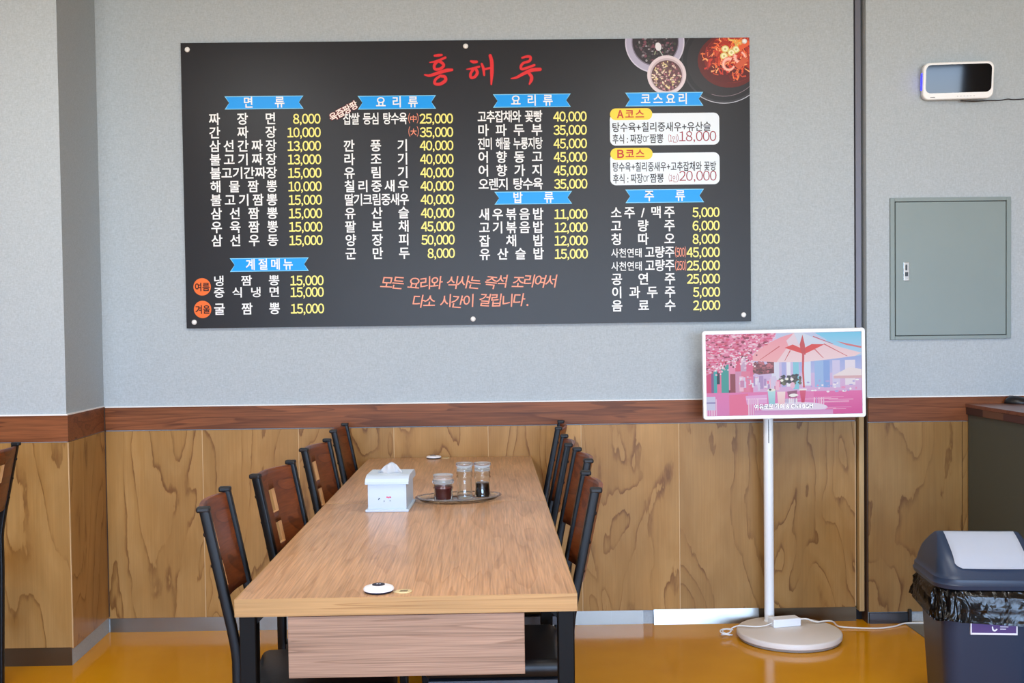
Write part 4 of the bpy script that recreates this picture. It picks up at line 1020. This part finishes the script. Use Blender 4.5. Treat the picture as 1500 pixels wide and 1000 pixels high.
CORD = mat('white_cable', (232, 230, 226), 0.4)
ad = thing('power_adapter', 'white power adapter brick lying on the round television base', 'adapter', (1.180, 4.395, 0.0363), math.radians(12))
bm = B(); box(bm, -0.062, 0.062, -0.028, 0.028, 0.0, 0.034, 0.004, 2); obj('brick', bm, mat('white_adapter', (238, 240, 244), 0.35), ad)
bm = B(); tube(bm, smooth_path([(0.060, 0.006, 0.018), (0.10, 0.0, 0.020), (0.14, -0.010, 0.008), (0.19, -0.005, 0.006), (0.226, 0.003, -0.002), (0.262, 0.013, -0.028), (0.34, -0.015, -0.0325), (0.42, -0.040, -0.0325), (0.50, -0.030, -0.0325), (0.56, -0.01, -0.030), (0.64, -0.03, -0.029)], 8), 0.0036, 8); obj('mains_cord', bm, CORD, ad, smooth=60)
bm = B(); pts = [(-0.060, -0.004, 0.016), (-0.09, -0.012, 0.010), (-0.13, -0.012, 0.008), (-0.17, 0.0, 0.010), (-0.20, 0.02, 0.008), (-0.226, 0.03, -0.004)]
for k_ in range(26):
    a = k_ * 0.75; pts.append((-0.246 + 0.022 * math.cos(a) - 0.0006 * k_, 0.020 + 0.016 * math.sin(a), -0.018 + 0.012 * math.sin(a * 0.5 + 1)))
tube(bm, smooth_path(pts, 4), 0.0028, 6); obj('coiled_cord', bm, CORD, ad, smooth=60)

# ------------------------------------------------------------------ right wall fittings
PANEL_GREY = mat('grey_green_enamel', (134, 148, 148), 0.34, spec=0.5, vary=0.03)
ep = thing('electrical_panel', 'grey green steel electrical cabinet door set into the right wall', 'electrical panel', (1.680, YR + 0.010, 1.229))
bm = B(); w, h = 0.521, 0.608
for a in ((0, 0.019, 0, h), (w - 0.019, w, 0, h), (0.019, w - 0.019, 0, 0.015), (0.019, w - 0.019, h - 0.016, h)): box(bm, a[0], a[1], -0.012, 0.0, a[2], a[3], 0.0015, 1)
obj('frame', bm, PANEL_GREY, ep)
bm = B(); box(bm, 0.019, w - 0.019, -0.003, 0.0, 0.015, h - 0.016); obj('recess', bm, GAP, ep)
bm = B(); box(bm, 0.0225, w - 0.0225, -0.0115, -0.003, 0.018, h - 0.019, 0.0015, 1); dr = obj('door', bm, PANEL_GREY, ep)
bm = B(); box(bm, 0.055, 0.080, -0.016, -0.0115, 0.252, 0.333, 0.002, 2); la = obj('latch', bm, mat('chrome_latch', (205, 207, 208), 0.2, 1.0), dr)
bm = B(); box(bm, 0.061, 0.074, -0.0175, -0.016, 0.272, 0.290, 0.001, 1); box(bm, 0.063, 0.070, -0.0178, -0.016, 0.298, 0.322, 0.001, 1); obj('keyhole_plate', bm, mat('dark_latch_core', (70, 74, 78), 0.3, 0.7), dr)

pg = thing('pager_display', 'white wall pager display with dark screen high on the right wall', 'display', (1.955, YR + 0.010, 2.325))
bm = B(); box(bm, -0.06, 0.06, -0.030, 0.0, -0.05, 0.05, 0.004, 1); obj('wall_bracket', bm, mat('grey_bracket', (120, 120, 124), 0.5), pg)
hd = bpy.data.objects.new('display_head', None); COL.objects.link(hd); hd.parent = pg; hd.location = (0, -0.042, 0); hd.rotation_euler = (math.radians(6.3), 0, math.radians(-5.4))
bm = B(); pw, ph = 0.292, 0.154
ly = [[bm.verts.new((p[0], y, p[1])) for p in q] for q, y in ((rrect(pw - 0.03, ph - 0.03, 0.02, 6), 0.016), (rrect(pw, ph, 0.028, 6), 0.010), (rrect(pw, ph, 0.028, 6), -0.012), (rrect(pw - 0.006, ph - 0.006, 0.026, 6), -0.016))]
for a, b in zip(ly, ly[1:]):
    for i in range(len(a)): bm.faces.new((a[i], a[(i + 1) % len(a)], b[(i + 1) % len(b)], b[i]))
bm.faces.new(ly[0]); bm.faces.new(ly[-1]); obj('housing', bm, mat('white_pager_plastic', (236, 236, 236), 0.3), hd)
bm = B(); q = rrect(pw - 0.022, ph - 0.037, 0.022, 6); v0_ = [bm.verts.new((p[0] + 0.001, -0.0165, p[1] + 0.0085)) for p in q]; bm.faces.new(v0_)
obj('screen', bm, mat('black_glass_screen', (8, 8, 13), 0.04, spec=0.32), hd)
bm = B()
box(bm, -0.114, -0.094, -0.0166, -0.016, -0.0685, -0.0655)
for i in range(6): box(bm, -0.004 + i * 0.0135, 0.002 + i * 0.0135, -0.0166, -0.016, -0.0660, -0.0645)
bm.faces.ensure_lookup_table(); obj('markings', bm, mat('grey_markings', (120, 120, 122), 0.5), hd)
bm = B(); box(bm, -pw / 2 - 0.004, -pw / 2 + 0.002, -0.006, 0.004, -0.035, 0.035, 0.001, 1); obj('status_light', bm, mat('blue_led', (40, 40, 255), 0.3, emit=2.0), hd)
bm = B(); tube(bm, smooth_path([(0.02, -0.03, -0.081), (0.08, -0.02, -0.0815), (0.15, -0.010, -0.077), (0.20, -0.006, -0.076), (0.235, -0.006, -0.071), (0.27, -0.006, -0.073), (0.42, -0.006, -0.064)], 6), 0.0024, 6); obj('cord', bm, mat('dark_cable', (40, 40, 46), 0.5), pg, smooth=60)

# ------------------------------------------------------------------ counter on the right
cn = thing('counter_cabinet', 'dark grey green counter side panel at the right edge', 'counter', (2.012, YR - 0.006, 0))
bm = B(); box(bm, 0.0, 0.62, -1.30, 0.0, 0.0, 0.905, 0.002, 1); obj('body', bm, mat('dark_olive_grey_panel', (74, 78, 70), 0.5, vary=0.06), cn)
wt = thing('counter_worktop', 'brown wood block worktop on the dark counter', 'worktop', (2.012, YR - 0.006, 0.905))
WORK = wood('brown_block_worktop', (130, 84, 66), (108, 66, 50), (76, 44, 34), figure=(10, 10, 10), rings=3, line=0.4, rough=0.3, seed=6.0, fibre=(30, 120, 120))
bm = B(); box(bm, -0.010, 0.62, -1.32, 0.0, 0.030, 0.045, 0.001, 1); obj('slab', bm, WORK, wt)
bm = B(); rn = random.Random(12); y = 0.0; blocks = [mat('edge_block_dark', (62, 40, 36), 0.5), mat('edge_block_mid', (104, 70, 54), 0.5), mat('edge_block_plum', (76, 46, 44), 0.5)]
i = 0
while y > -1.28:
    L = rn.uniform(0.10, 0.22); box(bm, -0.008, 0.02, max(y - L, -1.30), y, 0.0, 0.030, mi=(0, 1, 2)[i % 3]); y -= L; i += 1
obj('edge_blocks', bm, blocks, wt)
ms = thing('computer_mouse', 'black computer mouse lying on the counter worktop', 'mouse', (2.212, 4.485, 0.950), math.radians(60))
bm = B(); bmesh.ops.create_uvsphere(bm, u_segments=24, v_segments=14, radius=1.0)
for v in bm.verts: v.co = Vector((v.co.x * 0.033, v.co.y * 0.056, max(v.co.z, -0.05) * 0.030 * (1.0 + 0.25 * v.co.y)))
obj('shell', bm, mat('black_mouse_plastic', (20, 20, 22), 0.35), ms, smooth=60)
for v in ms.children[0].data.vertices: v.co.z += 0.0020
bm = B(); box(bm, -0.003, 0.003, 0.018, 0.036, 0.026, 0.034, 0.002, 2); obj('scroll_wheel', bm, mat('grey_wheel', (80, 80, 84), 0.5), ms)

# ------------------------------------------------------------------ swing-top bin with bag
BIN_G = mat('slate_blue_bin_plastic', (37, 51, 73), 0.42, bump=(350, 0.08, 0.0006))
bn = thing('swing_bin', 'slate blue swing top bin with white flap in front of counter', 'bin', (1.5465, 3.412, 0), math.radians(-6))
def rr_ring(bm, w, d, r, z, seg=6): return [bm.verts.new((p[0], p[1], z)) for p in rrect(w, d, r, seg)]
def loft(bm, rings):
    for a, b in zip(rings, rings[1:]):
        for i in range(len(a)):
            f = bm.faces.new((a[i], a[(i + 1) % len(a)], b[(i + 1) % len(b)], b[i])); f.smooth = True
bm = B(); rg = [rr_ring(bm, 0.245, 0.245, 0.045, 0.0), rr_ring(bm, 0.252, 0.252, 0.05, 0.006), rr_ring(bm, 0.300, 0.300, 0.05, 0.462)]
loft(bm, rg); bm.faces.new(rg[0]); bm.faces.new(rg[-1]); obj('body', bm, BIN_G, bn, smooth=40)
# lid: stepped rim, then a gabled hood with rounded shoulders
bm = B(); hood = []
W0, D0 = 0.340, 0.340
for z, w, d, r in ((0.463, W0, D0, 0.075), (0.476, W0 + 0.006, D0 + 0.006, 0.075), (0.480, W0 - 0.002, D0 - 0.002, 0.072), (0.494, W0 - 0.004, D0 - 0.004, 0.070), (0.498, W0 - 0.014, D0 - 0.014, 0.066)):
    hood.append(rr_ring(bm, w, d, r, z))
for t_ in (0.06, 0.18, 0.32, 0.48, 0.64, 0.80, 0.92, 0.98, 1.0):
    ww = (W0 - 0.020) * (1 - 0.20 * t_ ** 1.6); dd = (D0 - 0.022) * (1 - t_) ** 0.80 + 0.012 + (0.030 * (1 - abs(2 * t_ - 1)))
    hood.append(rr_ring(bm, ww - (0.012 if t_ == 1.0 else 0), max(dd, 0.018), min(0.060 * (1 - t_) + 0.006, max(dd, 0.018) * 0.45), 0.500 + 0.116 * t_))
loft(bm, hood); bm.faces.new(hood[0]); bm.faces.new(hood[-1]); obj('lid', bm, BIN_G, bn, smooth=45)
hood_y = lambda t_: -0.5 * ((D0 - 0.022) * (1 - t_) ** 0.80 + 0.012 + (0.030 * (1 - abs(2 * t_ - 1))))
bm = B(); rows_ = []
for k_ in range(15):
    t_ = 0.20 + 0.795 * k_ / 14; y = hood_y(t_); z = 0.500 + 0.116 * t_
    hw = 0.112 + (-0.002) * t_
    if k_ < 2: hw -= (0.020, 0.006)[k_]
    row = []
    for i in range(13):
        a = -1 + 2 * i / 12
        row.append(bm.verts.new((a * hw, y - 0.0045 - 0.004 * math.cos(a * PI / 2), z + 0.003)))
    rows_.append(row)
for a, b in zip(rows_, rows_[1:]):
    for i in range(12):
        f = bm.faces.new((a[i], a[i + 1], b[i + 1], b[i])); f.smooth = True
bmesh.ops.solidify(bm, geom=bm.faces[:], thickness=-0.005)
obj('flap', bm, mat('pale_grey_flap', (224, 229, 240), 0.4, vary=0.02), bn, smooth=50)
bm = B(); box(bm, -0.068, 0.074, -0.1495, -0.1400, 0.318, 0.372)
lb = obj('sticker', bm, mat('sticker_white', (232, 230, 236), 0.4), bn)
bm = B(); box(bm, -0.064, 0.070, -0.1500, -0.1494, 0.324, 0.370); obj('sticker_print', bm, mat('sticker_purple', (70, 38, 104), 0.4), lb)
bm = B(); stroke(bm, [(-0.002, 0.343), (0.0, 0.334), (0.006, 0.332), (0.011, 0.336)], [0.004, 0.005, 0.004], -0.1502); stroke(bm, [(0.022, 0.344), (0.045, 0.344)], [0.002, 0.002], -0.1502); stroke(bm, [(0.022, 0.337), (0.038, 0.337)], [0.002, 0.002], -0.1502)
obj('sticker_mark', bm, mat('sticker_white', (232, 230, 236), 0.4), lb)

def bag_mat():
    m = mat('black_bag_film', (15, 16, 18), 0.20, spec=0.8); n, l, b = nodes_of(m)
    tc = n.new('ShaderNodeTexCoord'); hs = []
    mp = n.new('ShaderNodeMapping'); mp.inputs['Scale'].default_value = (1, 1, 0.6); l.new(tc.outputs['Object'], mp.inputs[0])
    v = n.new('ShaderNodeTexVoronoi'); v.feature = 'SMOOTH_F1'; v.inputs['Scale'].default_value = 26; 
    ns = n.new('ShaderNodeTexNoise'); ns.inputs['Scale'].default_value = 18; ns.inputs['Detail'].default_value = 2; ns.inputs['Distortion'].default_value = 1.6
    l.new(mp.outputs[0], ns.inputs['Vector'])
    mx = n.new('ShaderNodeVectorMath'); mx.operation = 'ADD'; sc = n.new('ShaderNodeVectorMath'); sc.operation = 'SCALE'; sc.inputs['Scale'].default_value = 0.08
    l.new(ns.outputs['Color'], sc.inputs[0]); l.new(mp.outputs[0], mx.inputs[0]); l.new(sc.outputs[0], mx.inputs[1]); l.new(mx.outputs[0], v.inputs['Vector'])
    ad_ = n.new('ShaderNodeMath'); ad_.operation = 'ADD'; l.new(v.outputs['Distance'], ad_.inputs[0]); l.new(ns.outputs['Fac'], ad_.inputs[1])
    bp = n.new('ShaderNodeBump'); bp.inputs['Strength'].default_value = 0.5; bp.inputs['Distance'].default_value = 0.008
    l.new(ad_.outputs[0], bp.inputs['Height']); l.new(bp.outputs[0], b.inputs['Normal'])
    return m
from mathutils import noise as mnoise
bm = B(); NR = 30; rings = []
base_ = rrect(1.0, 1.0, 0.22, 64)
for j in range(NR + 1):
    t_ = j / NR; z = 0.4625 - 0.104 * t_; flare = 0.316 + 0.044 * t_ ** 0.85
    if t_ > 0.93: flare -= 0.030
    ring = []
    for i, (x, y) in enumerate(base_):
        a = math.atan2(y, x); P_ = Vector((x * 10 + 3 + t_ * 0.6, y * 10, t_ * 0.5)); P2 = Vector((x * 34, y * 34 + 5, t_ * 3.0)); P3 = Vector((x * 19 - t_ * 1.2, y * 19 + t_, t_ * 1.2 + 9))
        ridge = lambda q: 0.45 - abs(mnoise.noise(q)) * 1.5
        wr = 0.022 * ridge(P_) + 0.017 * ridge(P3) + 0.008 * ridge(P2)
        f_ = flare + wr * min(1, t_ * 5)
        ring.append(bm.verts.new((x * f_, y * f_, z + (0.008 * math.sin(a * 3 + 0.7) + 0.004 * math.sin(a * 13)) * t_ + 0.014 * mnoise.noise(P3 * 0.8) * t_ * (1 - t_) * 2)))
    rings.append(ring)
loft(bm, rings)
bmesh.ops.solidify(bm, geom=bm.faces[:], thickness=0.001)
bag = obj('bin_bag', bm, bag_mat(), None, (1.5465, 3.412, 0), (0, 0, math.radians(-6)), smooth=70)
tag(bag, 'crinkled black bin bag folded over the rim of the bin', 'bin bag')
